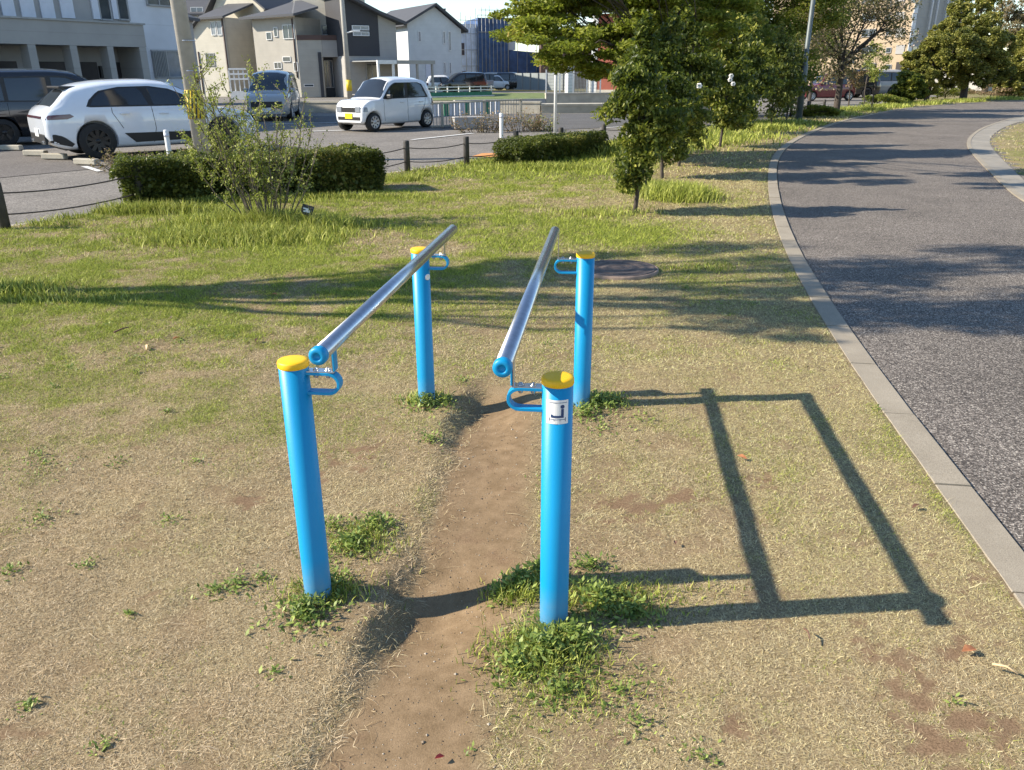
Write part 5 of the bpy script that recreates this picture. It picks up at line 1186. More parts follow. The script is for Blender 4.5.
# lamp post
lp = empty('street_lamp', at(798, 122.5)); tag(lp, 'tall grey green lamp post leaning past the trees beside the park road kerb', 'street lamp')
MB().tube([(0, 0, -.1), (0, 0, 1.9), (0, 0, 2.0), (.05, 0, 6.5)], [.125, .12, .085, .07], 16).build('pole', M['lamppole'], lp); MB().box((0, 0, .03), (.75, .75, .14)).build('footing', M['conc2'], lp, bevel=.02)
mb = MB(); mb.lathe((.05, 0, 6.5), [(.07, 0), (.28, .1), (.3, .25), (.2, .4), (.0001, .45)], 20); mb.build('lamp_head', M['greymetal'], lp); MB().box((-.02, -.13, 1.2), (.14, .04, .35)).build('inspection_cover', M['greymetal'], lp, bevel=.01)
# post and cable fence along the lawn edge
fence = empty('post_and_cable_fence', fs(0, .12)); tag(fence, 'dark posts joined by two thin cables between the lawn and the street', 'fence')
pp = []
tops = [(-62, None), (3, None), (135, 165), (235, 156), (333, 148.5), (406, 140.5), (466, 136.5), (516, 131), (561, 127.5), (604, 124), (641, 121), (679, 117)]
for x_, y_ in tops:
    if x_ == 3: q = at(6, 229)
    elif x_ < 0: q = at(6, 229) - Vector((*D2, 0)) * 2.2
    else: q = at(x_, y_, .55)
    pp.append(Vector((q.x, q.y, 0)))
for s_ in [27, 29.5, 32, 34.2, 36.5, 39]: pp.append(fs(s_ - 3.4, .2))
l_ = fence.location
for q in pp:
    MB().lathe(q - l_, [(.0001, -.2), (.058, -.2), (.058, .53), (.05, .55), (.0001, .552)], 18).build('post', M['darkpost'], fence)
mb1, mb2 = MB(), MB()
for a, b_ in zip(pp[:-1], pp[1:]):
    for z_, mb in ((.42, mb1), (.17, mb2)):
        pts = [(a + (b_ - a) * t) - l_ + Vector((0, 0, z_ - .05 * 4 * t * (1 - t))) for t in np.linspace(0, 1, 9)]; mb.tube(pts, .0095, 6)
mb1.build('cable', M['cable'], fence); mb2.build('cable', M['cable'], fence)
# wheel stops
for i, (x_, y_, lb) in enumerate([(12, 150, 'concrete wheel stop behind the black minivan, leftmost of the row'), (36, 155.5, 'concrete wheel stop just behind the bumper corner of the white SUV'), (55, 159, 'concrete wheel stop under the rear bumper of the white SUV'), (87, 164.5, 'concrete wheel stop in front of the rear wheel of the white SUV')]):
    block_thing('wheel_stop', M['conc2'], at(x_, y_), (.58, .14, .12), R(-12 if i < 3 else -20), lb, 'wheel stop', 'concrete wheel stops')
# low concrete walls beyond the side road
w1 = Wall(at(300, 112), at(540, 113)); 
def lowwall(w, z, dep, label, mat=M['conc2'], z0=-.05, cap=True):
    e = empty('low_wall', w.p); tag(e, label, 'wall'); wall_prism(e, 'wall', mat, w, [(0, z0), (w.L, z0), (w.L, z), (0, z)], dep)
    if cap: w.box(-.01, w.L + .01, z + .001, z + .09, -dep - .03, .03, 'coping', M['conc2'], e)
    return e
lowwall(w1, .42, .4, 'low beige concrete wall beyond the side road behind the small white car')
w2 = Wall(at(541, 113), at(740, 111.5)); lowwall(w2, .3, 1.2, 'low beige concrete wall continuing right behind the white sign post')
w3 = Wall(XY(546, 100, 47), XY(742, 100, 49)); lowwall(w3, .62, .3, 'raised grey concrete retaining wall under the far wire fence')
w4 = Wall(XY(455, 100, 45), XY(546, 100, 47) - Vector((.02, 0, 0))); lowwall(w4, .42, .3, 'grey wall standing in for the dark shaded opening left of the retaining wall', M['greyw'], cap=False)  # grey wall put where there is only an opening in dark shade
# wire fence on top of retaining wall
wf = Wall(XY(546, 95, 48), XY(600, 95, 49)); e = empty('wire_fence', wf.p); tag(e, 'pale post and wire fence in front of the gate pillars', 'fence')
mb = MB()
for k in range(5):
    MB().box(wf.pt(wf.L * k / 4, .62 + .65, 0) - wf.p, (.07, .07, 1.3)).build('post', M['whitemetal'], e)
for k in range(7): mb.box(wf.pt(wf.L / 2, .75 + .17 * k, -.04) - wf.p, (wf.L, .012, .012), rz=math.atan2(wf.d.y, wf.d.x))
for k in range(40): mb.box(wf.pt(wf.L * (k + .5) / 40, 1.25, -.055) - wf.p, (.008, .008, 1.1))
mb.build('wires', M['greymetal'], e)
# vertical bar fence right of the small car
wf = Wall(at(432, 128.5), at(523, 121.5)); e = empty('bar_fence', wf.p); tag(e, 'beige metal bar fence right of the small white car', 'fence')
zt = atF(521, 98.5, wf.q.y).z
for px_ in (442, 484.5, 521): u, _ = wf.hit(px_, 110); MB().box(wf.pt(u, zt / 2, 0) - wf.p, (.09, .09, zt)).build('post', M['conc2'], e, bevel=.01)
mb = MB(); rz_ = math.atan2(wf.d.y, wf.d.x); nb = int(wf.L / .16)
for k in range(nb): mb.box(wf.pt(wf.L * (k + .5) / nb, zt * .5, 0) - wf.p, (.022, .022, zt * .86))
mb.build('bars', M['greymetal'], e); mb = MB()
for z_ in (zt * .95, zt * .07): mb.box(wf.pt(wf.L / 2, z_, 0) - wf.p, (wf.L, .05, .05), rz=rz_)
mb.build('rail', M['conc2'], e)
# pale guard boards behind it
wf = Wall(at(433, 121), at(500, 118)); e = empty('guard_fence', wf.p); tag(e, 'row of pale blue and green guard boards behind the bar fence', 'barrier')
for k in range(13): MB().box(wf.pt(wf.L * (k + .5) / 13, .42, 0) - wf.p, (wf.L / 13 * .8, .05, .5), rz=math.atan2(wf.d.y, wf.d.x)).build('board', M['greenp'] if k % 4 == 2 else M['panelw'], e)
# green net fence with white rails in front of the far car park
for (xa, ya, xb, yb, lb, zt) in [(425, 96, 492, 95.5, 'green net fence with white rails in front of the far parked cars', .9)]:
    wf = Wall(XY(xa, ya, 66), XY(xb, yb, 70)); e = empty('net_fence', wf.p); tag(e, lb, 'fence')
    wf.box(0, wf.L, .1, .38, -.03, 0, 'net', M['greenp'], e)
    for z_ in (.48, .72, .02): wf.box(-.1, wf.L + .2, z_, z_ + .08, .003, .06, 'rail', M['whitemetal'], e)
    for k in range(7): wf.box(wf.L * k / 6 - .04, wf.L * k / 6 + .04, 0, .82, -.1, -.033, 'post', M['whitemetal'], e)
block_thing('concrete_block', M['greyw'], at(469, 128.5), (1.1, .5, .38), .3, 'dark concrete block at the right end of the bar fence', 'block'); 
# small black label by shrub
s_ = empty('plant_label', at(309, 227)); tag(s_, 'small black plant label tilted in the grass beside the twiggy shrub', 'sign')
mb = MB(); Mx = Matrix.Rotation(-.15, 3, 'Z') @ Matrix.Rotation(R(-18), 3, 'X') @ Matrix.Rotation(R(14), 3, 'Y'); mb.box((0, 0, .2), (.15, .012, .12), M=Mx); pl = mb.build('plate', M['black'], s_, bevel=.003)
mb = MB()
for (a, b_, w_, h_) in [(-.02, .012, .07, .016), (.01, -.012, .06, .03), (-.03, -.02, .025, .02)]: mb.box(Mx @ Vector((a, -.0075, b_)) + Vector((0, 0, .2)), (w_, .001, h_), M=Mx)
mb.build('faded_print', M['sticker'], pl); MB().tube([(0, .01, -.05), (0, .012, .2)], .006, 8).build('stake', M['greymetal'], s_)
# field of grass in front of the far cars
quad_sheet('far_field', simple('rough_grass_field', (.12, .16, .045), .95, var=.5, scale=1.4), [at(425, 100.5), at(600, 100.5), at(575, 93), at(425, 93)], .012)
# raised verge under the right evergreens
# ================================================================ PLANTS
def leaf_cloud(rg, centers, radii, n, size, shell=.5, flat=1.0, orient=None):
    """leaf quads scattered through ellipsoids; returns V,F,rnd"""
    centers = np.array(centers, float); radii = np.array(radii, float)
    vol = radii.prod(1) ** (2 / 3); idx = rg.choice(len(centers), n, p=vol / vol.sum())
    d = rg.normal(0, 1, (n, 3)); d /= np.linalg.norm(d, axis=1)[:, None]
    r_ = rg.random(n) ** shell; P_ = centers[idx] + d * radii[idx] * r_[:, None]
    return P_
def leaves(name, P_, size, mat, rg, parent=None, droop=.3, aspect=.5, kind=None, clump=.0):
    n = len(P_); az = rg.uniform(0, 2 * np.pi, n); el = rg.normal(-droop, .5, n)
    s_ = (size * rg.uniform(.6, 1.35, n))[:, None]
    d = np.stack([np.cos(az) * np.cos(el), np.sin(az) * np.cos(el), np.sin(el)], 1)
    w = np.cross(d, rg.normal(0, 1, (n, 3)) * .6 + np.array([0, 0, 1.0])); w /= np.linalg.norm(w, axis=1)[:, None] + 1e-9
    up = np.cross(w, d); 
    V = np.stack([P_ - d * s_ * .5, P_ + w * s_ * aspect * .5 + up * s_ * .06, P_ + d * s_ * .5, P_ - w * s_ * aspect * .5 + up * s_ * .06], 1).reshape(-1, 3)
    Fc = np.arange(4 * n).reshape(n, 4)
    loc = fbm(P_[:, 0] * 1.0 + P_[:, 2] * .7, P_[:, 1] * 1.0 - P_[:, 2] * .6, 1.3, 5) 
    rv = np.clip(rg.random(n) * .75 + (loc - .5) * .9 + .12, 0, 1)
    return np_mesh(name, V, Fc, mat, {'rnd': np.repeat(rv, 4)}, parent=parent)
def limbs(mb, base, tip, r0, r1, rng, bend=.12, seg=6):
    base = Vector(base); tip = Vector(tip); Ld = (tip - base).length; pts = [base]; rad = [r0]
    o1 = Vector((rng.uniform(-1, 1), rng.uniform(-1, 1), rng.uniform(-.3, .6))) * Ld * bend
    for k in range(1, seg + 1):
        t = k / seg; pts.append(base.lerp(tip, t) + o1 * math.sin(math.pi * t) + Vector((rng.uniform(-1, 1), rng.uniform(-1, 1), 0)) * Ld * .015 * (k < seg)); rad.append(r0 + (r1 - r0) * t)
    mb.tube(pts, rad, 8); return pts
def tree(name, base, trunk_h, r0, lobes, nleaf, lsize, mat, label, seed, twigs=5, bark=None, group=None, droop=.25, aspect=.5, shell=.45, cat='tree', sub=9, subr=.42, trunk_top=None, qr=(.35, .95)):
    """lobes: list of (offset from base, radii). each lobe is broken into many small leaf clumps on twigs"""
    rng = random.Random(seed); rg = np.random.default_rng(seed); root = empty(name, base); tag(root, label, cat, group)
    mb = MB(); tt = Vector(trunk_top or (rng.uniform(-.1, .1), rng.uniform(-.1, .1), trunk_h)); mb.tube([(0, 0, -.2), (0, 0, .05), tuple(tt * .5 + Vector((rng.uniform(-.05, .05), 0, 0))), tuple(tt)], [r0 * 1.35, r0 * 1.05, r0 * .88, r0 * .72], 12)
    mb.build('trunk', bark or M['bark'], root); mb = MB(); C = []; Rr = []
    for lb_ in lobes:
        c, rad = lb_[0], lb_[1]; thin = lb_[2] if len(lb_) > 2 else 1.0
        c = Vector(c); pts = limbs(mb, tt * rng.uniform(.8, 1.0), c, r0 * .45 * thin, r0 * .12 * thin, rng)
        for k in range(sub):
            d = Vector((rng.gauss(0, 1), rng.gauss(0, 1), rng.gauss(0, 1))).normalized(); q = rng.uniform(*qr)
            cc = c + Vector((d.x * rad[0], d.y * rad[1], d.z * rad[2])) * q; s_ = subr * rng.uniform(.6, 1.25)
            C.append(tuple(cc)); Rr.append((rad[0] * s_, rad[1] * s_, rad[2] * s_ * .8))
            if k < twigs: limbs(mb, pts[rng.randint(2, len(pts) - 1)], cc, r0 * .14, r0 * .03, rng, .1, 4)
    mb.build('branches', bark or M['bark'], root)
    P_ = leaf_cloud(rg, C, Rr, nleaf, lsize, shell); leaves('crown', P_, lsize, mat, rg, root, droop, aspect); return root
# young camellias in a row, trunks px/py from the photograph
def camellia(px_, py_, h_, w_, n, ls, label, seed, group='glossy dark evergreen trees in a row', mat=None, low=.16):
    b_ = at(px_, py_); lob = []
    rr = random.Random(seed); k = 9
    for i in range(k):
        t = low + (1 - low) * (i + .5) / k; wr = w_ * .5 * math.sin(math.pi * min(1, (t * .92 + .06))) ** .7 * (1.05 if .35 < t < .7 else .85)
        a = rr.uniform(0, 6.28); lob.append(((math.cos(a) * wr * .3, math.sin(a) * wr * .3, h_ * t), (wr * .95, wr * .95, h_ * .11)))
    return tree('camellia_tree', b_, h_ * .7, .014 + .006 * h_, lob, n, ls, mat or L_MAG, label, seed, twigs=3, sub=14, subr=.5, droop=.55, aspect=.5, group=group, shell=.6)
camellia(635, 213, 2.3, .86, 15000, .072, 'nearest glossy dark evergreen tree, standing alone in front of the row', 101, group=None)
camellia(662, 178, 2.5, 1.1, 13000, .08, 'glossy dark tree just right of the nearest one, behind the tall grass clump', 102)
camellia(679, 166, 2.7, 1.25, 13000, .082, 'glossy dark tree in the middle of the row above the tall grass clump', 103)
camellia(720, 147, 3.0, 1.6, 9500, .11, 'wide glossy dark tree with white flowers toward the right end of the row', 104)
camellia(737, 134, 3.2, 1.6, 8000, .12, 'last glossy dark tree of the row, next to the smaller yellowing trees', 105)
camellia(771, 127, 3.0, 1.5, 4500, .12, 'small yellowing bronze leaved tree left of the lamp post', 106, group=None, mat=L_HEDGE)
camellia(786, 123, 2.9, 1.2, 3000, .12, 'thin yellowing tree touching the left side of the lamp post', 107, group=None, mat=L_HEDGE)
# white flowers on the row
mb = MB(); 
for (x_, y_, F) in [(730, 80, 19.6), (733, 84, 19.7), (699, 86, 15.4), (731, 76, 19.6)]:
    c_ = atF(x_, y_, F)
    for k in range(6):
        a = k * 1.047; mb.lathe(c_ + Vector((math.cos(a) * .03, -.02, math.sin(a) * .03)), [(.0001, -.02), (.023, -.01), (.03, .007), (.015, .02), (.0001, .024)], 8)
o = mb.build('blossom', M['sticker']); o.parent = [q for q in COL.objects if q.name.startswith('camellia_tree')][3]; o.matrix_parent_inverse = Matrix.Translation(-o.parent.location)
# bright green tree over the hedge
b_ = at(668, 156); bx = b_.x; Fy = b_.y
def off(px_, py_, F): v = atF(px_, py_, F); return tuple(v - b_)
lob = [(off(545, 48, Fy - 1.5), (.9, .9, .35)), (off(535, 25, Fy - 1), (1.0, .9, .4)), (off(572, 12, Fy - .5), (1.0, 1.0, .5)), (off(572, 62, Fy - .8), (.9, .9, .3)), (off(600, 40, Fy - 1.5), (1.0, 1.0, .45)), (off(600, 5, Fy), (1.1, 1, .6)), (off(610, 75, Fy - 1), (.7, .8, .25)), (off(640, 30, Fy - .5), (1.1, 1.0, .5)), (off(640, -10, Fy), (1.3, 1.2, .6)), (off(680, 20, Fy - .6), (1.2, 1.1, .5)), (off(700, 45, Fy), (1.0, 1.0, .4)), (off(720, 15, Fy + .3), (1.0, 1.0, .5)), (off(690, -20, Fy), (1.5, 1.3, .7)), (off(570, -15, Fy), (1.2, 1.2, .6)), (off(600, -45, Fy), (1.6, 1.5, .8)), (off(665, -55, Fy), (1.7, 1.5, .8)), (off(540, 8, Fy - .5), (.9, .9, .3)), (off(515, 14, Fy + .5), (.5, .6, .16))]
for _ in range(7): lob.append((tuple(Vector((random.uniform(-1.2, 2.2), random.uniform(11.8, 14.6), random.uniform(4.3, 6.0))) - b_), (1.0, .55, .4), .3))  # unseen lobes above the frame, added to cast shade on the park road
tree('spreading_tree', b_, 1.6, .085, lob, 70000, .095, L_MAPLE, 'bright yellow green spreading tree arching over the right hedge and the dark row', 201, twigs=7, sub=11, subr=.36, droop=.1, aspect=.6)
# mid-green tree behind
b_ = at(752, 126) + Vector((1.3, 6, 0)); Fy = b_.y
lob = [(off(745, 50, Fy), (1.8, 1.6, 1.0)), (off(770, 30, Fy - 1), (1.7, 1.5, 1.0)), (off(790, 55, Fy), (1.4, 1.4, 1.0)), (off(730, 15, Fy), (1.8, 1.5, 1.0)), (off(800, 15, Fy), (1.4, 1.3, 1.0)), (off(765, -15, Fy), (2.4, 2, 1.2)), (off(755, 80, Fy + .5), (1.4, 1.2, .8)), (off(785, 85, Fy), (1.2, 1.0, .7)), (off(820, -10, Fy), (1.5, 1.4, .9)), (off(720, 60, Fy), (1.1, 1.0, .8)), (off(740, -50, Fy), (2.4, 2.2, 1.2))]
lob = [(l_[0], tuple(q * 1.3 for q in l_[1])) for l_ in lob]
tree('leafy_tree', b_, 1.8, .12, lob, 80000, .13, L_MID, 'dense mid green tree filling the space left of the lamp post', 202, twigs=5, sub=10, subr=.4)
b_ = at(700, 134) + Vector((0, 4, 0)); Fy = b_.y
lob = [(off(655, 20, Fy), (1.8, 1.5, 1.2)), (off(690, 0, Fy), (2.0, 1.6, 1.2)), (off(700, 60, Fy), (1.5, 1.5, 1.0)), (off(670, 70, Fy), (1.2, 1.2, .9)), (off(640, 5, Fy), (1.8, 1.5, 1.0)), (off(715, 30, Fy), (1.7, 1.5, 1.1)), (off(665, -25, Fy), (2.4, 1.8, 1.2)), (off(625, 40, Fy), (1.4, 1.2, .9)), (off(720, 95, Fy), (.9, .9, .6))]
tree('leafy_tree', b_, 1.8, .12, lob, 56000, .13, L_MID, 'dark bronze tinted tree behind the middle of the glossy row', 203, twigs=5, sub=9, subr=.42)
# fading blossom tree
b_ = at(836, 112); Fy = b_.y
lob = [(off(835, 55, Fy), (1.9, 1.6, 1.1)), (off(815, 35, Fy), (1.5, 1.5, 1.2)), (off(860, 20, Fy), (2.0, 1.6, 1.2)), (off(880, 30, Fy), (1.5, 1.3, .9)), (off(870, 5, Fy), (2.2, 1.5, 1.1)), (off(840, 0, Fy), (2.2, 1.8, 1.3)), (off(855, 60, Fy), (1.5, 1.3, .8)), (off(895, 8, Fy), (1.6, 1.2, .8)), (off(830, 78, Fy), (1.3, 1.0, .7)), (off(850, -40, Fy), (3, 2.2, 1.6)), (off(820, 5, Fy), (1.6, 1.5, 1.2))]
tree('cherry_tree', b_, 2.2, .15, lob, 11500, .12, L_CHERRY, 'tree with sparse pinkish brown crown and dark trunk right of the lamp post', 204, twigs=9, sub=9, subr=.5, droop=.1, aspect=.8)
tree('leafy_tree', at(822, 106) + Vector((0, 2, 0)), 1.6, .1, [((0, 0, 2.6), (2.0, 1.5, 1.2)), ((-.8, 0, 3.8), (1.6, 1.4, 1.2)), ((.9, 0, 3.4), (1.4, 1.3, 1.0)), ((0, 0, 5), (1.8, 1.5, 1.3))], 9000, .15, L_MID, 'dark green tree between the lamp post and the pinkish tree', 205)
# small saplings near the pinkish tree
for px_, py_, h_, lb, sd in [(848, 110, 2.2, 'thin sapling with reddish leaves right of the dark trunk', 206), (871, 110, 3.0, 'yellow green sapling in front of the pale van', 207), (864, 107, 2.4, 'slim sapling behind the yellow green one', 208)]:
    b_ = at(px_, py_); tree('sapling', b_, h_ * .6, .035, [((0, 0, h_ * .8), (.6, .6, .45)), ((.2, 0, h_ * .6), (.5, .5, .4)), ((-.2, 0, h_ * .95), (.4, .4, .3))], 900, .12, L_DRY if sd == 206 else L_SHRUB, lb, sd)
# round evergreens on the right
def cloudtree(px_, py_, blobs, F, n, ls, mat, label, seed, r0=.22, th=2.0, F2=None):
    global b_
    b_ = at(px_, py_) if F is None else XY(px_, py_, F); Fy = b_.y; rng = random.Random(seed); lob = []
    for (x_, y_, rpx, dF) in blobs:
        rm = rpx * Fy / 860 * .92; lob.append((off(x_, y_, Fy + dF), (rm, rm, rm * .98)))
    return tree('evergreen_tree', b_, th, r0, lob, n, ls, mat, label, seed, twigs=2, sub=34, subr=.33, shell=.35, qr=(.62, .98), droop=.0)
cloudtree(963, 99, [(935, 55, 14, 0), (960, 48, 20, -2), (985, 55, 18, -1), (945, 70, 13, -1), (970, 72, 16, -1), (1000, 70, 13, 0), (950, 30, 12, 1), (975, 28, 15, 0), (960, 12, 13, 2), (1003, 45, 14, 0), (990, 22, 12, 2), (985, 5, 10, 3), (948, 80, 9, 0), (985, 78, 10, 0), (972, 52, 16, -2), (950, 58, 14, -2), (940, 42, 12, 0), (990, 40, 14, -1)], 54, 80000, .16, L_OLIVE, 'large cloud shaped olive evergreen on a dark trunk at the bend of the park road', 301)
cloudtree(926, 102, [(915, 62, 13, 0), (932, 48, 12, 0), (925, 75, 12, -1), (910, 80, 10, 0), (940, 32, 10, 2), (928, 88, 9, 0)], 53, 36000, .16, L_OLIVE, 'pyramid shaped evergreen left of the large cloud shaped one, above the round bush', 302, .15)
cloudtree(911, 104, [(908, 88, 12, 0), (899, 92, 9, 0), (918, 90, 10, 0), (905, 78, 8, 0), (914, 82, 9, -.5), (910, 97, 9, -.3)], 48, 15000, .17, L_MAG, 'round dark evergreen bush at the left foot of the evergreens', 303, .1, 1.0)
cloudtree(1008, 98, [(1010, 72, 12, 0), (1022, 60, 16, 0), (1000, 84, 9, 0), (1018, 85, 12, 0), (1030, 40, 16, 3), (1010, 92, 8, 0), (1035, 75, 14, 0)], 60, 36000, .18, L_OLIVE, 'dark evergreen at the right edge beyond the cloud shaped tree', 304)
cloudtree(1018, 92, [(1015, 25, 14, 0), (1030, 10, 16, 0), (1005, 10, 10, 0), (1020, 42, 12, 0)], 75, 9000, .22, L_CHERRY, 'thin greyish spring tree high at the right edge behind the evergreens', 305)
cloudtree(985, 92, [(975, 0, 12, 0), (990, -5, 14, 0), (965, -8, 12, 0), (1000, -10, 10, 0)], 70, 9000, .2, L_MID, 'tall tree top showing above the cloud shaped evergreen', 306, .2, 4)
for px_, py_, F, w_, h_, lb, sd in [(945, 98, 56, 1.3, 1.1, 'low bush left of the trunk of the cloud shaped evergreen', 310), (990, 99, 60, 1.8, .9, 'low olive shrub right of the cloud shaped evergreen trunk', 311), (885, 106, 46, 1.2, .6, 'low green bush left of the round dark evergreen bush', 312), (815, 114, 34, .9, .5, 'small dark shrub behind the lamp post foot', 313)]:
    tree('bush', XY(px_, py_, F), h_ * .4, .04, [((0, 0, h_ * .55), (w_, w_ * .6, h_ * .5)), ((w_ * .5, 0, h_ * .45), (w_ * .6, w_ * .5, h_ * .4)), ((-w_ * .5, 0, h_ * .4), (w_ * .6, w_ * .5, h_ * .4))], 2600, .12, L_MID if sd != 311 else L_DRY, lb, sd, cat='bush')
# distant tree line
dl = [(600, 140), (636, 150), (680, 145), (722, 150), (760, 140), (800, 150), (1000, 130), (1040, 120), (960, 140)]
nm_ = ['behind the brick house', 'right of the brick house roof', 'behind the dark glossy row', 'behind the mid green tree', 'left of the lamp post top', 'behind the lamp post', 'behind the evergreens', 'at the far right edge', 'left of the far right trees']
for i, (px_, F) in enumerate(dl):
    b_ = XY(px_, 70, F); tree('distant_tree', b_, 2.5, .2, [((random.uniform(-2, 2), 0, 4 + random.uniform(-1, 1.5)), (3.4, 2.4, 2.2)) for _ in range(4)], 4200, .4, L_MID, 'far off broadleaf tree ' + nm_[i], 400 + i, twigs=2, group='distant trees')
# hedges
def hedge(p, q, dep, h_, n, ls, label, seed):
    p = Vector(p); q = Vector(q); d = (q - p).normalized(); nn = Vector((-d.y, d.x, 0)); Lh = (q - p).length; rg = np.random.default_rng(seed); rng = random.Random(seed)
    root = empty('hedge', p); tag(root, label, 'hedge'); mb = MB()
    for k in range(int(Lh / .28)):
        u = (k + rng.random()) * .28; v = rng.uniform(.15, dep - .15)
        for j in range(4): limbs(mb, d * u + nn * v + Vector((0, 0, -.05)), d * (u + rng.uniform(-.2, .2)) + nn * (v + rng.uniform(-.2, .2)) + Vector((0, 0, h_ * rng.uniform(.6, .93))), .011, .004, rng, .1, 3)
    mb.build('stems', M['twig'], root)
    # leaves: dense near the clipped faces, thinner inside
    m = n; f = rg.random(m); u = rg.uniform(0, Lh, m); v = rg.uniform(0, dep, m); w = rg.uniform(.02, 1, m) * h_
    e = np.abs(rg.normal(0, .035, m))
    face = rg.integers(0, 5, m); top = face <= 1; fr = face == 2; bk = face == 3; en = face == 4
    w = np.where(top, h_ - e, w); v = np.where(fr, e, v); v = np.where(bk, dep - e, v); u = np.where(en & (f < .5), e * 1.5, u); u = np.where(en & (f >= .5), Lh - e * 1.5, u)
    wob = (fbm(u, v + w, 2.2, seed) - .5) * .2 + (fbm(u * 1.0, v + w, 9, seed + 3) - .5) * .09 + (rg.random(m) < .05) * rg.uniform(0, .09, m); w = w + np.where(top, wob, 0); v = v + np.where(fr, wob, 0); u = u + np.where(en, wob, 0)
    v = v + np.where(fr, .16 * np.clip(1 - w / (h_ * .8), 0, 1), 0); u = u + np.where(en & (f < .5), .35 * np.clip(1 - w / (h_ * .9), 0, 1) - .08, 0); rnd_c = .07; cu = np.minimum(u, Lh - u); w = w - np.where((w > h_ * .8) & (cu < rnd_c), (rnd_c - cu), 0)
    ui = rg.uniform(.05, Lh - .05, m // 2); vi = rg.uniform(.05, dep - .05, m // 2); wi = rg.uniform(0, 1, m // 2) ** 1.5 * (h_ - .05)
    u, v, w = np.concatenate([u, ui]), np.concatenate([v, vi]), np.concatenate([w, wi])
    sizes_ = None
    P_ = u[:, None] * np.array(d) + v[:, None] * np.array(nn) + w[:, None] * np.array([0, 0, 1.0])
    leaves('foliage', P_[:m], ls, L_HEDGE, rg, root, -.3, .6); leaves('inner_foliage', P_[m:], ls * 2, L_HEDGE, rg, root, -.1, .8); return root
hedge(at(122, 208), at(386, 191), .75, .62, 46000, .034, 'long clipped hedge at the lawn edge behind the twiggy shrub, left one', 501)
hedge(at(524, 167), at(608, 153), .75, .46, 20000, .042, 'shorter clipped hedge at the lawn edge right of the dark posts', 502)
# twiggy shrub in the lawn
b_ = at(268, 226); rng = random.Random(9); rg = np.random.default_rng(9); sh = empty('shrub', b_); tag(sh, 'airy twiggy shrub with young yellow green leaves in the lawn before the left hedge', 'shrub')
mb = MB(); P_ = []
for k in range(26):
    x_ = rng.uniform(-1, 1); tx = x_ * .78 - (.22 if rng.random() < .7 else 0); hgt = rng.uniform(.9, 1.75) * (1 - .22 * max(0, x_)); b0 = Vector((x_ * .2 + rng.uniform(-.05, .05), rng.uniform(-.1, .1), -.03)); tip = Vector((tx + rng.uniform(-.15, .15), rng.uniform(-.45, .45), hgt))
    pts = limbs(mb, b0, tip, .0095, .003, rng, .08, 9)
    for j in range(9):
        i = rng.randint(3, 9); s_ = pts[i]; t2 = s_ + Vector((rng.uniform(-.2, .2), rng.uniform(-.2, .2), rng.uniform(.06, .3))); q2 = limbs(mb, s_, t2, .005, .002, rng, .08, 4)
        for q in q2[1:]:
            for _ in range(6 if tx < .15 else 3): P_.append(tuple(q + Vector((rng.gauss(0, .02), rng.gauss(0, .02), rng.gauss(0, .02)))))
    for q in pts[3:]:
        for _ in range(6 if tx < .15 else 3): P_.append(tuple(q + Vector((rng.gauss(0, .025), rng.gauss(0, .025), rng.gauss(0, .02)))))
mb.build('stems', M['twig'], sh); leaves('leaves', np.array(P_ + P_[::2]) + rg.normal(0, .012, (len(P_) + len(P_[::2]), 3)), .034, L_SHRUB, rg, sh, -.5, .5)
# dry shrubs across the street and by the SUV
def dry(px_, py_, w_, h_, label, seed, n=900, ls=.05, mat=None):
    b_ = at(px_, py_); rng = random.Random(seed); rg = np.random.default_rng(seed); s_ = empty('dry_shrub', b_); tag(s_, label, 'shrub'); mb = MB(); P_ = []
    for k in range(22):
        t_ = Vector((rng.uniform(-w_, w_), rng.uniform(-.3, .3), h_ * rng.uniform(.4, 1))); pts = limbs(mb, (t_.x * .6, t_.y * .5, -.03), t_, .012, .004, rng, .12, 5); P_ += [tuple(q) for q in pts[1:]]
    mb.build('stems', M['twig'], s_); P_ = np.array(P_)[rg.integers(0, len(P_), n)] + rg.normal(0, .06, (n, 3)); P_[:, 2] = np.abs(P_[:, 2]); leaves('leaves', P_, ls, mat or L_DRY, rg, s_, 0, .5)
dry(482, 132, 1.0, .62, 'dry brown shrub left of the white bollard across the street', 601, ls=.07); dry(523, 131, .9, .65, 'dry brown shrub right of the white bollard across the street', 602, ls=.07); dry(541, 130, .6, .5, 'pale green shrub next to the dry one, left of the white sign post', 603, mat=L_SHRUB, n=500, ls=.06)
dry(136, 170, .7, .34, 'reddish brown low shrub under the side of the white SUV', 604, n=1600, ls=.045); dry(160, 170, .6, .3, 'low brown shrub between the SUV and the white bollard', 605, n=700, ls=.045)
block_thing('stump', M['brown'], at(135, 172), (.16, .16, .16), .3, 'short dark stump in front of the reddish brown low shrub', 'stump')
# trees standing outside the picture on the left: they throw the dappled shade on lawn and road
def shade_tree(x_, y_, h_, lobes, n, ls, label, seed, r0=.1): return tree('park_tree', (x_, y_, 0), h_, r0, lobes, n, ls, L_MAPLE, label, seed, twigs=6, sub=9, subr=.42, group='park trees left of the view')
def blobs(rx, ry, rz, n, rad): return [((random.uniform(*rx), random.uniform(*ry), random.uniform(*rz)), rad) for _ in range(n)]
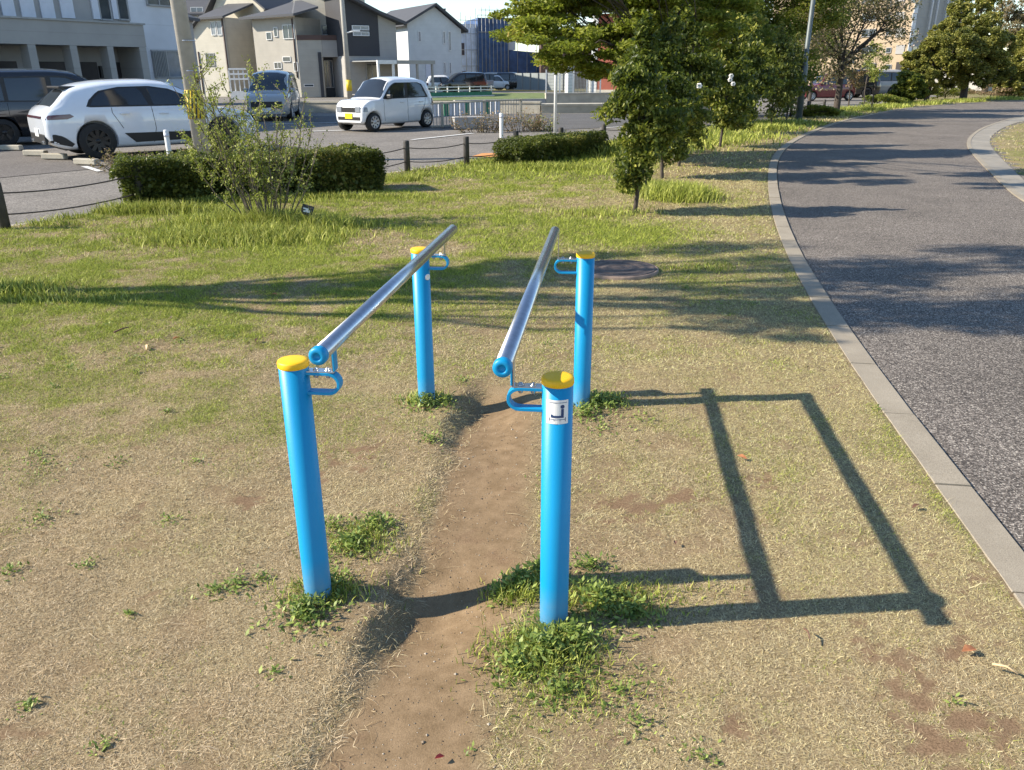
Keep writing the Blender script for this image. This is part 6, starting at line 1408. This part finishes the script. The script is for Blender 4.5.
# (offsets from the trunk) crown masses high above the lawn, all outside the picture
shade_tree(-8.4, 5.95, 3.6, blobs((1.7, 3.4), (-.3, 1.5), (3.6, 4.6), 5, (.8, .5, .35)) + blobs((3.2, 5.2), (-1.3, .5), (3.8, 5.2), 7, (.85, .5, .35)), 6500, .09, 'park tree with open crown standing left of the lawn', 701)
shade_tree(-9.0, 6.15, 5.0, blobs((2.0, 5.0), (-1.3, 1.4), (5.6, 7.6), 11, (.9, .6, .45)), 7500, .1, 'taller park tree standing left of the lawn', 702, .12)
# ================================================================ CAMERA, LIGHT
cam = bpy.data.cameras.new('camera'); co = bpy.data.objects.new('camera', cam); COL.objects.link(co)
cam.sensor_fit = 'HORIZONTAL'; cam.sensor_width = 36; cam.lens = FPX / 1024 * 36; cam.clip_end = 5000; cam.clip_start = .05
fw = Vector((0, cP, -sP)); rt = Vector((1, 0, 0)); up = Vector((0, sP, cP))
x_ = rt * cR + up * (-sR) * -1 * -1; 
# image x axis a, image y(down) axis b are rolled: a = a0*cR - b0*sR ; b = a0*sR + b0*cR
ix = rt * cR + (-up) * sR            # world direction of +x in the picture
iy = rt * (-sR) + (-up) * cR         # world direction of +y (down) in the picture
Mx = Matrix((ix, -iy, -fw)).transposed(); co.matrix_world = Matrix.Translation((0, 0, CAMH)) @ Mx.to_4x4()
scene.camera = co
SUN_TO = Vector((-1, -.08, .662)).normalized()
sl = bpy.data.lights.new('sun', 'SUN'); sl.energy = 5.0; sl.angle = R(.53); sl.color = (1, .905, .76); so = bpy.data.objects.new('sun', sl); COL.objects.link(so)
so.rotation_euler = SUN_TO.to_track_quat('Z', 'Y').to_euler()
w = bpy.data.worlds.new('World'); scene.world = w; w.use_nodes = True; nt = w.node_tree; bg = nt.nodes['Background']
sk = nt.nodes.new('ShaderNodeTexSky'); sk.sky_type = 'NISHITA'; sk.sun_disc = False; sk.sun_elevation = R(33.5); sk.sun_rotation = math.atan2(SUN_TO.x, SUN_TO.y)
sk.air_density = 1.0; sk.dust_density = .0; sk.ozone_density = 2.3
L(nt, sk.outputs[0], bg.inputs['Color']); bg.inputs['Strength'].default_value = .12
scene.view_settings.view_transform = 'Standard'; scene.view_settings.look = 'None'; scene.view_settings.gamma = 1; scene.view_settings.exposure = 0.94
scene.render.engine = 'CYCLES'; scene.cycles.max_bounces = 6; scene.cycles.transparent_max_bounces = 8
scene.render.resolution_x = 1024; scene.render.resolution_y = 770
for o in COL.objects:
    if o.type in ('MESH',) and o.parent is None and 'label' not in o and 'kind' in o: o['label'] = o.name.split('.')[0].replace('_', ' ')
